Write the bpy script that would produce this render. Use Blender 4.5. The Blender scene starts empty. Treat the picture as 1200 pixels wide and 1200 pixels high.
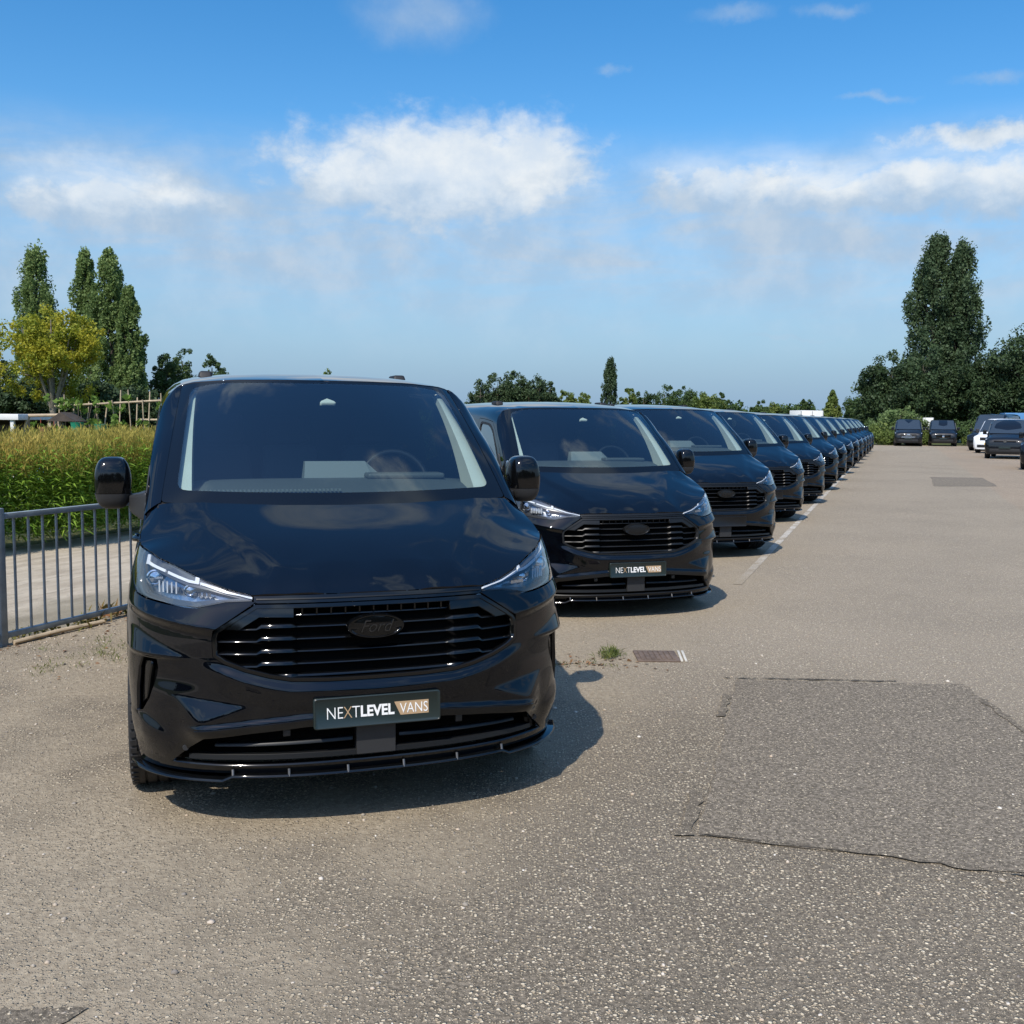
import bpy, bmesh, math, random
import numpy as np
from mathutils import Vector, Matrix
from mathutils.geometry import delaunay_2d_cdt

SC = bpy.context.scene
COL = SC.collection
RND = random.Random(7)
R = math.radians

# ------------------------------------------------------------------ camera
CAM_H, CAM_PITCH, CAM_ROLL = 1.73987, 0.0905292, 0.00962508
cam_d = bpy.data.cameras.new('camera')
cam_d.sensor_width = 36.0
cam_d.lens = 1203.3 / 1200.0 * 36.0
cam_d.clip_end = 4000.0
cam = bpy.data.objects.new('camera', cam_d)
COL.objects.link(cam)
_cp, _sp, _cr, _sr = math.cos(CAM_PITCH), math.sin(CAM_PITCH), math.cos(CAM_ROLL), math.sin(CAM_ROLL)
_rt, _up, _fw = Vector((1, 0, 0)), Vector((0, _sp, _cp)), Vector((0, _cp, -_sp))
_r2, _u2 = _rt * _cr + _up * _sr, _up * _cr - _rt * _sr
cam.matrix_world = Matrix((( _r2.x, _u2.x, -_fw.x, 0), (_r2.y, _u2.y, -_fw.y, 0), (_r2.z, _u2.z, -_fw.z, CAM_H), (0, 0, 0, 1)))
SC.camera = cam

# ------------------------------------------------------------------ sun, sky, exposure
SUN_TO = Vector((-0.33, -0.78, 1.0)).normalized()      # direction towards the sun: behind the camera, to its left
sun_d = bpy.data.lights.new('sun', 'SUN')
sun_d.energy = 4.9
sun_d.angle = R(0.53)
sun_d.color = (1.0, 0.935, 0.84)
sun = bpy.data.objects.new('sun', sun_d)
COL.objects.link(sun)
sun.rotation_euler = SUN_TO.to_track_quat('Z', 'Y').to_euler()
sun.location = (-20, -30, 60)

cy = SC.cycles
cy.max_bounces = 7; cy.diffuse_bounces = 2; cy.glossy_bounces = 4; cy.transmission_bounces = 4; cy.transparent_max_bounces = 10; cy.caustics_reflective = False; cy.caustics_refractive = False
vs = SC.view_settings
vs.view_transform = 'Standard'; vs.look = 'None'; vs.exposure = 0.0; vs.gamma = 1.0; vs.use_curve_mapping = False

class NT:
    """small helper to write node trees"""
    def __init__(s, tree):
        s.t = tree; s.n = tree.nodes; s.l = tree.links
    def node(s, typ, props=None, **ins):
        nd = s.n.new(typ)
        for k, v in (props or {}).items(): setattr(nd, k, v)
        for k, v in ins.items():
            key = int(k[1:]) if k[0] == 'i' and k[1:].isdigit() else k.replace('_', ' ')
            s.put(nd.inputs[key], v)
        return nd
    def put(s, sock, v):
        if isinstance(v, bpy.types.NodeSocket): s.l.new(v, sock)
        elif isinstance(v, bpy.types.Node): s.l.new(v.outputs[0], sock)
        else:
            if sock.type == 'RGBA' and len(v) == 3: v = (*v, 1)
            sock.default_value = v
    def m(s, op, a, b=0.0, c=0.0, clamp=False):
        nd = s.n.new('ShaderNodeMath'); nd.operation = op; nd.use_clamp = clamp
        s.put(nd.inputs[0], a); s.put(nd.inputs[1], b); s.put(nd.inputs[2], c)
        return nd.outputs[0]
    def v(s, op, a, b=(0, 0, 0), sc=None):
        nd = s.n.new('ShaderNodeVectorMath'); nd.operation = op
        s.put(nd.inputs[0], a); s.put(nd.inputs[1], b)
        if sc is not None: s.put(nd.inputs['Scale'], sc)
        return nd.outputs['Value'] if op in ('LENGTH', 'DOT_PRODUCT') else nd.outputs[0]
    def mix(s, f, a, b, mode='MIX'):
        nd = s.n.new('ShaderNodeMix'); nd.data_type = 'RGBA'; nd.blend_type = mode
        s.put(nd.inputs[0], f); s.put(nd.inputs[6], a); s.put(nd.inputs[7], b)
        return nd.outputs[2]
    def ramp(s, f, a, b, smooth=True):
        nd = s.n.new('ShaderNodeMapRange'); nd.interpolation_type = 'SMOOTHSTEP' if smooth else 'LINEAR'
        s.put(nd.inputs[0], f); s.put(nd.inputs[1], a); s.put(nd.inputs[2], b)
        return nd.outputs[0]
    def noise(s, vec, scale, detail=3.0, rough=0.55, dist=0.0, dim='3D'):
        nd = s.n.new('ShaderNodeTexNoise'); nd.noise_dimensions = dim
        if vec is not None: s.put(nd.inputs['Vector'], vec)
        nd.inputs['Scale'].default_value = scale; nd.inputs['Detail'].default_value = detail
        nd.inputs['Roughness'].default_value = rough; nd.inputs['Distortion'].default_value = dist
        return nd.outputs[0]
    def xyz(s, x, y, z):
        nd = s.n.new('ShaderNodeCombineXYZ')
        s.put(nd.inputs[0], x); s.put(nd.inputs[1], y); s.put(nd.inputs[2], z)
        return nd.outputs[0]

# cumulus and wisps of the day: azimuth, elevation, half sizes (radians), strength
CLOUDS = [(-.0758, .2201, .1570, .0514, 1.), (-.0032, .2341, .0873, .0432, 1.), (-.1638, .2096, .0688, .0312, .9),
    (-.3885, .1806, .0655, .0286, 1.), (-.3281, .1708, .0633, .0189, .6), (.1972, .2116, .0859, .0236, 1.),
    (.2856, .1978, .1118, .0225, .9), (.3651, .2064, .0658, .0246, 1.), (.4341, .1992, .0747, .0352, .9),
    (.4150, .2424, .1144, .0157, .72), (.3172, .2349, .0525, .0063, .5), (-.0922, .3599, .0659, .0265, .55),
    (.2045, .3534, .0438, .0073, .35), (.2943, .3501, .0266, .0072, .4), (.3312, .2797, .0334, .0047, .4),
    (.4228, .2868, .0311, .0061, .4), (.0904, .3183, .0165, .0050, .35), (-.4169, .1442, .0486, .0122, .35),
    (-.0351, .1651, .0747, .0116, .35), (.1587, .1825, .0891, .0082, .5), (.2595, .0757, .0699, .0056, .35),
    (.1185, .1999, .0410, .0066, .4), (-.4510, .2278, .0269, .0299, .35), (-.2763, .1681, .0385, .0144, .5),
    (-.1641, .1503, .0485, .0180, .35)]
world = bpy.data.worlds.new('World')
SC.world = world
world.use_nodes = True
W = NT(world.node_tree)
W.n.clear()
sky = W.node('ShaderNodeTexSky', dict(sky_type='NISHITA', sun_disc=False))
sky.sun_elevation = math.asin(SUN_TO.z)
sky.sun_rotation = math.atan2(SUN_TO.x, SUN_TO.y)
sky.air_density = 1.0; sky.dust_density = 0.5; sky.ozone_density = 1.4; sky.altitude = 0
tc = W.node('ShaderNodeTexCoord')
direc = tc.outputs['Generated']
sep = W.node('ShaderNodeSeparateXYZ', i0=direc)
az = W.m('ARCTAN2', sep.outputs[0], sep.outputs[1])
el = W.m('ARCSINE', sep.outputs[2])
# warp the cloud coordinates so that the outlines billow
wn1 = W.node('ShaderNodeTexNoise', i0=direc); wn1.inputs['Scale'].default_value = 16; wn1.inputs['Detail'].default_value = 6; wn1.inputs['Roughness'].default_value = .62
P0 = W.xyz(az, el, 0.0)
PW = W.v('ADD', P0, W.v('MULTIPLY', W.v('SUBTRACT', wn1.outputs['Color'], (.5, .5, .5)), (.075, .040, 0)))
def blob(P, c, soft):
    nd = W.n.new('ShaderNodeVectorMath'); nd.operation = 'MULTIPLY_ADD'
    W.put(nd.inputs[0], P); nd.inputs[1].default_value = (1 / c[2], 1 / c[3], 0); nd.inputs[2].default_value = (-c[0] / c[2], -c[1] / c[3], 0)
    r = W.n.new('ShaderNodeMapRange'); r.interpolation_type = 'SMOOTHSTEP'
    W.put(r.inputs[0], W.v('LENGTH', nd.outputs[0])); r.inputs[1].default_value = 1.15; r.inputs[2].default_value = soft
    r.inputs[3].default_value = 0; r.inputs[4].default_value = c[4]
    return r.outputs[0]
def falloff(P, c):
    """1 in the middle of a cloud, 0 on its rim, negative outside"""
    nd = W.n.new('ShaderNodeVectorMath'); nd.operation = 'MULTIPLY_ADD'
    W.put(nd.inputs[0], P); nd.inputs[1].default_value = (1 / c[2], 1 / c[3], 0); nd.inputs[2].default_value = (-c[0] / c[2], -c[1] / c[3], 0)
    return W.m('SUBTRACT', c[4], W.v('LENGTH', nd.outputs[0]))
def fmax(fn, P, lst):
    r = None
    for c in lst:
        q = fn(P, c); r = q if r is None else W.m('MAXIMUM', r, q)
    return r
BIG = [q for q in CLOUDS if q[4] > .55]; THIN = [q for q in CLOUDS if q[4] <= .55]
billow = W.noise(W.v('MULTIPLY', P0, (1.0, 1.5, 0)), 26, 7, .60, .2)
fb = fmax(falloff, PW, [(c[0], c[1], c[2] * 1.30, c[3] * 1.32, c[4]) for c in BIG])
edge = W.m('ADD', fb, W.m('MULTIPLY', W.m('SUBTRACT', billow, .5), .95))
cov = W.m('MULTIPLY', W.ramp(edge, -.02, .58), .95)
thin = fmax(lambda P, c: blob(P, (c[0], c[1], c[2] * 1.1, c[3] * 1.1, c[4]), 0.), PW, THIN)
cov = W.m('MAXIMUM', cov, W.m('MULTIPLY', thin, W.m('ADD', .5, billow)))
# sunlit upper sides: the same shapes moved up towards the light
fl = fmax(falloff, W.v('ADD', PW, (-.010, -.022, 0)), [(c[0], c[1], c[2] * 1.15, c[3] * 1.2, c[4]) for c in BIG])
lit = W.ramp(W.m('ADD', fl, W.m('MULTIPLY', W.m('SUBTRACT', billow, .5), 1.2)), -.15, .75)
# a thin veil low in the sky and scattered clouds all round
vn = W.noise(W.v('MULTIPLY', P0, (1.0, 3.4, 0)), 5.5, 5, .6, .35)
veil_band = W.m('MULTIPLY', W.ramp(el, .275, .20), W.ramp(el, .03, .16))
veil = W.m('MULTIPLY', veil_band, W.m('ADD', .34, W.m('MULTIPLY', W.ramp(vn, .34, .64), .64)))
up_ = W.m('ADD', W.m('ABSOLUTE', sep.outputs[2]), .25)
gen = W.noise(W.v('DIVIDE', direc, W.xyz(up_, up_, 1.0)), 2.7, 7, .56, .35)
gen_m = W.m('MULTIPLY', W.ramp(gen, .50, .61), W.ramp(el, .36, .52))
back_m = W.m('MULTIPLY', W.ramp(gen, .50, .61), W.m('MULTIPLY', W.ramp(W.m('ABSOLUTE', az), .55, .9), W.ramp(el, .02, .2)))
allc = W.m('MAXIMUM', W.m('MAXIMUM', cov, veil), W.m('MULTIPLY', W.m('MAXIMUM', gen_m, back_m), .8))
det = W.noise(direc, 24, 5, .6)
allc = W.m('MULTIPLY', allc, W.m('ADD', .72, W.m('MULTIPLY', det, .5)), clamp=True)
whit = W.m('ADD', W.m('MULTIPLY', lit, .80), W.m('MULTIPLY', W.ramp(det, .35, .7), .25), clamp=True)
SKY_STR = 0.15
hs = W.node('ShaderNodeHueSaturation')
hs.inputs['Saturation'].default_value = 1.43; hs.inputs['Value'].default_value = 1.15
W.put(hs.inputs['Color'], sky.outputs[0])
W.put(hs.inputs['Saturation'], W.m('SUBTRACT', 1.43, W.m('MULTIPLY', W.ramp(el, .36, .95), .13)))
W.put(hs.inputs['Value'], W.m('ADD', 1.15, W.m('MULTIPLY', W.ramp(el, .33, 1.05), .70)))   # upper sky brightened with height to lift reflections in paint and glass
# pale moist air towards the horizon
base_sky = W.mix(W.m('MULTIPLY', W.ramp(el, .27, -.01), .92), hs.outputs[0], (1.34, 2.46, 4.02))
ccol = W.mix(whit, (2.75, 3.65, 4.75), (5.5, 5.85, 6.15))
sdot = W.v('DOT_PRODUCT', direc, tuple(SUN_TO))
ccol = W.v('SCALE', ccol, sc=W.m('ADD', 1.0, W.m('MULTIPLY', W.ramp(sdot, .25, .98), 1.3)))      # clouds near the sun scatter more light forwards
skyc = W.mix(allc, base_sky, ccol)
bg = W.node('ShaderNodeBackground', Color=skyc, Strength=SKY_STR)
wout = W.node('ShaderNodeOutputWorld', Surface=bg.outputs[0])
world.cycles.sampling_method = 'MANUAL'; world.cycles.sample_map_resolution = 512

# ------------------------------------------------------------------ materials
MATS = {}
def new_mat(name):
    m = bpy.data.materials.new(name); m.use_nodes = True
    t = NT(m.node_tree); t.n.clear()
    out = t.node('ShaderNodeOutputMaterial')
    MATS[name] = m
    return m, t, out
def principled(name, base, rough=.5, metal=0., coat=0., spec=.5, bump=None, var=0., vscale=6., emit=None, rvar=0., coat_rough=.03, coat_ior=1.5):
    m, t, out = new_mat(name)
    p = t.node('ShaderNodeBsdfPrincipled')
    geo = t.node('ShaderNodeTexCoord').outputs['Object']
    if var:
        n = t.noise(geo, vscale, 5, .6)
        f = t.ramp(n, .3, .7, False)
        c = t.mix(f, tuple(b * (1 - var) for b in base), tuple(min(1, b * (1 + var)) for b in base))
        t.put(p.inputs['Base Color'], c)
    else: t.put(p.inputs['Base Color'], base)
    if rvar:
        n = t.noise(geo, vscale * 1.7, 5, .65)
        t.put(p.inputs['Roughness'], t.m('ADD', rough, t.m('MULTIPLY', t.ramp(n, .45, .8), rvar)))
    else: p.inputs['Roughness'].default_value = rough
    p.inputs['Metallic'].default_value = metal
    p.inputs['Coat Weight'].default_value = coat; p.inputs['Coat Roughness'].default_value = coat_rough
    p.inputs['Specular IOR Level'].default_value = spec; p.inputs['Coat IOR'].default_value = coat_ior
    if bump:
        b = t.node('ShaderNodeBump', Strength=bump[1], Distance=bump[2], Height=t.noise(geo, bump[0], 4, .6))
        t.put(p.inputs['Normal'], b)
    if emit: t.put(p.inputs['Emission Color'], emit[0]); p.inputs['Emission Strength'].default_value = emit[1]
    t.put(out.inputs[0], p)
    return m
def glass(name, tint, ior=1.5, gain=1.15):
    m, t, out = new_mat(name)
    fr = t.node('ShaderNodeFresnel', IOR=ior)
    tr = t.node('ShaderNodeBsdfTransparent', Color=tint)
    gl = t.node('ShaderNodeBsdfGlossy', Color=(1, 1, 1)); gl.inputs['Roughness'].default_value = .0
    geo = t.node('ShaderNodeNewGeometry')
    # both faces of a thin pane reflect like its outside
    nrm = t.node('ShaderNodeMix', dict(data_type='VECTOR'))
    mx = t.node('ShaderNodeMixShader')
    t.put(mx.inputs[0], t.m('MULTIPLY', fr, gain, clamp=True)); t.put(mx.inputs[1], tr); t.put(mx.inputs[2], gl)
    t.n.remove(nrm)
    t.put(out.inputs[0], mx)
    return m
def foliage(name, c1, c2, c3=None, trans=.35, vscale=.35, rough=.6):
    """leaf material: colour differs from leaf to leaf and from clump to clump"""
    m, t, out = new_mat(name)
    geo = t.node('ShaderNodeNewGeometry')
    rnd = geo.outputs['Random Per Island']
    pos = t.node('ShaderNodeTexCoord').outputs['Object']
    n = t.ramp(t.noise(pos, vscale, 3, .6), .35, .65)
    c = t.mix(rnd, c1, c2)
    if c3: c = t.mix(t.m('MULTIPLY', n, .8), c, c3)
    d = t.node('ShaderNodeBsdfPrincipled', Base_Color=c, Roughness=rough)
    d.inputs['Specular IOR Level'].default_value = .25
    tl = t.node('ShaderNodeBsdfTranslucent', Color=c)
    mx = t.node('ShaderNodeMixShader', i0=trans); t.put(mx.inputs[1], d); t.put(mx.inputs[2], tl)
    t.put(out.inputs[0], mx)
    return m

principled('paint', (.0012, .0017, .0032), .6, coat=1., spec=.0, coat_rough=.008, coat_ior=1.5)
principled('gloss_black', (.0025, .0028, .0032), .10, spec=.5)
principled('satin_black', (.0065, .007, .0075), .40, spec=.4)
principled('matte_black', (.008, .008, .009), .6)
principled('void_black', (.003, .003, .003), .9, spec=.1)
principled('plastic', (.024, .025, .027), .48, bump=(900, .25, .0006))
principled('rubber', (.016, .016, .017), .72, var=.25, vscale=30)
principled('rim_black', (.010, .010, .011), .25, coat=.6)
principled('brake_metal', (.20, .19, .18), .45, metal=1.)
principled('trim_pale', (.60, .62, .58), .7, var=.05)
principled('dash', (.060, .070, .072), .6, bump=(700, .2, .0006))
principled('dash_pale', (.17, .19, .19), .5)
principled('seat', (.050, .053, .058), .85, bump=(300, .3, .001))
principled('chrome', (.75, .77, .80), .12, metal=1.)
principled('drl', (.66, .70, .74), .20, coat=.6)
principled('lamp_housing', (.42, .44, .47), .25, metal=.9)
principled('lamp_shroud', (.055, .06, .068), .25, coat=.5)
principled('lamp_reflector', (.55, .57, .6), .12, metal=1.)
principled('amber', (.5, .16, .02), .25)
principled('plate_dark', (.013, .022, .021), .32)
principled('plate_white', (.82, .82, .80), .4)
principled('plate_gold', (.42, .29, .17), .35)
principled('plate_yellow', (.75, .48, .02), .4)
principled('tail_red', (.25, .01, .01), .2, coat=.6)
principled('white_paint', (.78, .79, .80), .3, coat=.7, var=.04)
principled('dark_paint', (.004, .005, .007), .4, coat=.8, spec=.15)
principled('silver_screen', (.30, .31, .31), .5)
glass('windscreen', (.72, .83, .82), gain=2.05)
glass('side_glass', (.42, .50, .51), gain=1.9)
glass('dark_glass', (.06, .07, .08))
glass('lens', (.93, .95, .97), 1.45, gain=2.2)
# ------------------------------------------------------------------ mesh helpers
def link(o, parent=None):
    COL.objects.link(o)
    if parent is not None: o.parent = parent
    return o
def mesh_data(name, verts, faces, mat=None, normals=None, smooth=True):
    me = bpy.data.meshes.new(name)
    verts = np.asarray(verts, np.float64)
    if isinstance(faces, np.ndarray):
        k = faces.shape[1]
        me.vertices.add(len(verts)); me.vertices.foreach_set('co', verts.ravel())
        me.loops.add(faces.size); me.loops.foreach_set('vertex_index', faces.ravel().astype(np.int32))
        me.polygons.add(len(faces)); me.polygons.foreach_set('loop_start', np.arange(0, faces.size, k, dtype=np.int32))
        me.update(calc_edges=True)
    else:
        me.from_pydata([tuple(v) for v in verts], [], [tuple(int(i) for i in f) for f in faces])
    if smooth: me.polygons.foreach_set('use_smooth', [True] * len(me.polygons))
    if mat: me.materials.append(MATS[mat])
    me.update()
    if normals is not None and smooth:
        me.normals_split_custom_set_from_vertices([tuple(n) for n in normals])
    return me
def obj(name, me, parent=None, loc=None):
    o = link(bpy.data.objects.new(name, me), parent)
    if loc is not None: o.location = loc
    return o
def empty(name, loc=(0, 0, 0), rz=0.):
    o = link(bpy.data.objects.new(name, None)); o.location = loc; o.rotation_euler = (0, 0, rz); o.empty_display_size = .2
    return o
def tag(o, label=None, cat=None, group=None, kind=None):
    if label: o['label'] = label
    if cat: o['category'] = cat
    if group: o['group'] = group
    if kind: o['kind'] = kind
    return o

class MB:
    """collects simple shapes into one mesh"""
    def __init__(s): s.v = []; s.f = []
    def add(s, verts, faces):
        k = len(s.v); s.v += [tuple(map(float, p)) for p in verts]; s.f += [tuple(int(i) + k for i in f) for f in faces]; return s
    def box(s, c, d, rot=None, taper=1.):
        x, y, z = (q / 2 for q in d); P = []
        for sz in (-1, 1):
            t = taper if sz > 0 else 1.
            for sx, sy in ((-1, -1), (1, -1), (1, 1), (-1, 1)): P.append(Vector((sx * x * t, sy * y * t, sz * z)))
        if rot is not None: P = [rot @ p for p in P]
        return s.add([(p.x + c[0], p.y + c[1], p.z + c[2]) for p in P], [(3, 2, 1, 0), (4, 5, 6, 7), (0, 1, 5, 4), (1, 2, 6, 5), (2, 3, 7, 6), (3, 0, 4, 7)])
    def tube(s, pts, rad, n=8, cap=True):
        pts = [Vector(p) for p in pts]; rad = rad if hasattr(rad, '__len__') else [rad] * len(pts)
        V = []; up = Vector((0, 0, 1))
        for i, p in enumerate(pts):
            d = (pts[min(i + 1, len(pts) - 1)] - pts[max(i - 1, 0)]).normalized()
            a = d.cross(up)
            if a.length < .05: a = d.cross(Vector((1, 0, 0)))
            a.normalize(); b = a.cross(d)
            V += [tuple(p + (a * math.cos(2 * math.pi * k / n) + b * math.sin(2 * math.pi * k / n)) * rad[i]) for k in range(n)]
        F = []
        for i in range(len(pts) - 1):
            for k in range(n): F.append((i * n + k, i * n + (k + 1) % n, (i + 1) * n + (k + 1) % n, (i + 1) * n + k))
        if cap: F += [tuple(range(n))[::-1], tuple(range((len(pts) - 1) * n, len(pts) * n))]
        return s.add(V, F)
    def lathe(s, prof, c, n=40, axis='x', close=False):
        """prof: (along axis, radius)"""
        V = []; F = []; m = len(prof)
        for k in range(n):
            t = 2 * math.pi * k / n
            for a, r in prof:
                if axis == 'x': V.append((c[0] + a, c[1] + r * math.cos(t), c[2] + r * math.sin(t)))
                elif axis == 'y': V.append((c[0] + r * math.cos(t), c[1] + a, c[2] + r * math.sin(t)))
                else: V.append((c[0] + r * math.cos(t), c[1] + r * math.sin(t), c[2] + a))
        for k in range(n):
            for j in range(m if close else m - 1):
                j2 = (j + 1) % m; k2 = (k + 1) % n
                F.append((k * m + j, k * m + j2, k2 * m + j2, k2 * m + j))
        return s.add(V, F)
    def data(s, name, mat, smooth=False, bevel=0., seg=2):
        me = mesh_data(name, s.v, s.f, mat, smooth=False)
        bm = bmesh.new(); bm.from_mesh(me)
        bmesh.ops.recalc_face_normals(bm, faces=bm.faces)
        if bevel:
            ed = [e for e in bm.edges if len(e.link_faces) == 2 and e.calc_face_angle(0) > R(30)]
            bmesh.ops.bevel(bm, geom=ed, offset=bevel, segments=seg, affect='EDGES', profile=.6, clamp_overlap=True)
        if smooth or bevel:
            for f in bm.faces: f.smooth = True
            for e in bm.edges:
                if len(e.link_faces) == 2 and e.calc_face_angle(0) > R(38 if bevel else 45): e.smooth = False
        bm.to_mesh(me); bm.free()
        return me
    def obj(s, name, mat, parent=None, loc=None, **k): return obj(name, s.data(name, mat, **k), parent, loc)

def mirror_data(me, name):
    m2 = me.copy(); m2.name = name
    n = len(m2.vertices); co = np.empty(n * 3); m2.vertices.foreach_get('co', co); co = co.reshape(-1, 3); co[:, 0] *= -1
    loops = np.empty((len(me.loops), 3))
    has = me.has_custom_normals
    vn = None
    if has:
        vn = np.zeros((n, 3))
        for l in me.loops: vn[l.vertex_index] = l.normal
    faces = [tuple(reversed(p.vertices)) for p in me.polygons]
    if vn is not None: vn[:, 0] *= -1
    r = mesh_data(name, co, faces, None, vn, smooth=len(me.polygons) > 0 and me.polygons[0].use_smooth)
    for mt in me.materials: r.materials.append(mt)
    bpy.data.meshes.remove(m2)
    if not has:
        bm = bmesh.new(); bm.from_mesh(r)
        src = {tuple(sorted(e.vertices)): e.use_edge_sharp for e in me.edges}
        for e in bm.edges:
            if src.get(tuple(sorted((e.verts[0].index, e.verts[1].index)))): e.smooth = False
        bm.to_mesh(r); bm.free()
    return r

def tab(z, pts):
    """smooth interpolation through a table of (position, value)"""
    p = np.asarray(pts, float); zz = p[:, 0]; yy = p[:, 1]
    m = np.gradient(yy, zz); z = np.clip(z, zz[0], zz[-1])
    i = np.clip(np.searchsorted(zz, z) - 1, 0, len(zz) - 2); h = zz[i + 1] - zz[i]; s = (z - zz[i]) / h
    return (2*s**3-3*s**2+1)*yy[i] + (s**3-2*s**2+s)*h*m[i] + (-2*s**3+3*s**2)*yy[i+1] + (s**3-s**2)*h*m[i+1]

def in_poly(P, poly):
    P = np.asarray(P); x, y = P[:, 0], P[:, 1]; r = np.zeros(len(P), bool)
    a = np.asarray(poly); b = np.roll(a, -1, 0)
    for (x1, y1), (x2, y2) in zip(a, b):
        if y1 == y2: continue
        c = ((y1 > y) != (y2 > y)) & (x < (x2 - x1) * (y - y1) / (y2 - y1) + x1)
        r ^= c
    return r
def densify(poly, step):
    out = []
    for i, a in enumerate(poly):
        b = poly[(i + 1) % len(poly)]; d = math.hypot(b[0] - a[0], b[1] - a[1]); n = max(1, int(math.ceil(d / step)))
        for k in range(n): out.append((a[0] + (b[0] - a[0]) * k / n, a[1] + (b[1] - a[1]) * k / n))
    return out
def round_poly(poly, r, n=4):
    """replace each corner by a small arc"""
    out = []; N = len(poly)
    for i in range(N):
        p = np.array(poly[i]); a = np.array(poly[i - 1]) - p; b = np.array(poly[(i + 1) % N]) - p
        la, lb = np.linalg.norm(a), np.linalg.norm(b); q = min(r, la * .45, lb * .45)
        A = p + a / la * q; B = p + b / lb * q
        for k in range(n + 1):
            t = k / n; out.append(tuple((1 - t) ** 2 * A + 2 * t * (1 - t) * p + t * t * B))
    return out
BODY_C = np.array([0., 2.4, .9])
def patch(surf, outer, holes=(), step=.03, off=0., thick=0., flip=None, cen=BODY_C):
    """a panel cut out of the surface surf(u, v) along polygons; returns verts, faces, normals"""
    loops = [densify(list(outer), step)] + [densify(list(h), step) for h in holes]
    pts = []; edges = []
    for lp in loops:
        k = len(pts); n = len(lp); pts += lp; edges += [(k + i, k + (i + 1) % n) for i in range(n)]
    o = np.array(outer); lo, hi = o.min(0), o.max(0)
    gx = np.arange(lo[0] + step * .5, hi[0], step); gy = np.arange(lo[1] + step * .5, hi[1], step)
    if len(gx) and len(gy):
        G = np.array(np.meshgrid(gx, gy)).reshape(2, -1).T
        ok = in_poly(G, outer)
        for h in holes: ok &= ~in_poly(G, h)
        G = G[ok]
        if len(G):
            B = np.array(pts); keep = np.ones(len(G), bool)
            for i in range(0, len(G), 2000):
                d = ((G[i:i + 2000, None, :] - B[None]) ** 2).sum(-1).min(1); keep[i:i + 2000] = d > (step * .45) ** 2
            pts = pts + [tuple(p) for p in G[keep]]
    r = delaunay_2d_cdt([Vector(p) for p in pts], edges, [], 0, 1e-7)
    P = np.array([tuple(v) for v in r[0]]); F = np.array([tuple(f) for f in r[2]])
    c = P[F].mean(1); ok = in_poly(c, outer)
    for h in holes: ok &= ~in_poly(c, h)
    F = F[ok]
    used = np.unique(F); remap = -np.ones(len(P), int); remap[used] = np.arange(len(used)); P = P[used]; F = remap[F]
    e = 2e-3
    S = surf(P[:, 0], P[:, 1])
    du = surf(P[:, 0] + e, P[:, 1]) - surf(P[:, 0] - e, P[:, 1]); dv = surf(P[:, 0], P[:, 1] + e) - surf(P[:, 0], P[:, 1] - e)
    N = np.cross(du, dv); N /= np.maximum(np.linalg.norm(N, axis=1, keepdims=True), 1e-12)
    sg = np.sign(((S - cen) * N).sum(1, keepdims=True))
    if np.mean(sg) < 0: N = -N
    if flip: N = -N
    S = S + N * off
    fn = np.cross(S[F[:, 1]] - S[F[:, 0]], S[F[:, 2]] - S[F[:, 0]])
    bad = (fn * N[F].mean(1)).sum(1) < 0
    F[bad] = F[bad][:, ::-1]
    V = S; NN = N; F = [tuple(f) for f in F]
    if thick:
        cnt = {}
        for f in F:
            for i in range(3):
                a, b = f[i], f[(i + 1) % 3]; cnt.setdefault((min(a, b), max(a, b)), []).append((a, b))
        bd = [v[0] for v in cnt.values() if len(v) == 1]
        V = [V]; NN = [NN]; k = len(S)
        vm = {}
        acc = {}
        for a, b in bd:
            d = np.cross(S[b] - S[a], N[a] + N[b]); d /= max(np.linalg.norm(d), 1e-12)
            for q in (a, b): acc[q] = acc.get(q, 0) + d
        ex = []; en = []
        for q, d in acc.items():
            d = d / max(np.linalg.norm(d), 1e-9); vm[q] = (k + len(ex), k + len(ex) + 1)
            ex += [S[q], S[q] - N[q] * thick]; en += [(d * .7 + N[q] * .7), d]
        for a, b in bd: F.append((vm[b][0], vm[a][0], vm[a][1], vm[b][1]))
        V = np.vstack([S, np.array(ex)]); NN = np.vstack([N, np.array(en)])
        NN /= np.linalg.norm(NN, axis=1, keepdims=True)
    return V, F, NN
def patch_obj(name, mat, parent, surf, outer, holes=(), **k):
    V, F, N = patch(surf, outer, holes, **k)
    return obj(name, mesh_data(name, V, F, mat, N), parent)
def patch_pair(name, mat, parents, surf, outer, holes=(), **k):
    """the panel on +x and its mirror image on -x"""
    V, F, N = patch(surf, outer, holes, **k)
    me = mesh_data(name, V, F, mat, N)
    V2 = V * np.array([-1, 1, 1]); N2 = N * np.array([-1, 1, 1])
    me2 = mesh_data(name, V2, [tuple(reversed(f)) for f in F], mat, N2)
    if not isinstance(parents, (list, tuple)): parents = (parents, parents)
    return obj(name, me, parents[0]), obj(name, me2, parents[1])
def sym(half):
    """half outline from the middle line (u = 0) round to the middle line again -> whole outline"""
    return list(half) + [(-u, v) for u, v in reversed(half) if abs(u) > 1e-9]

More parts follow.
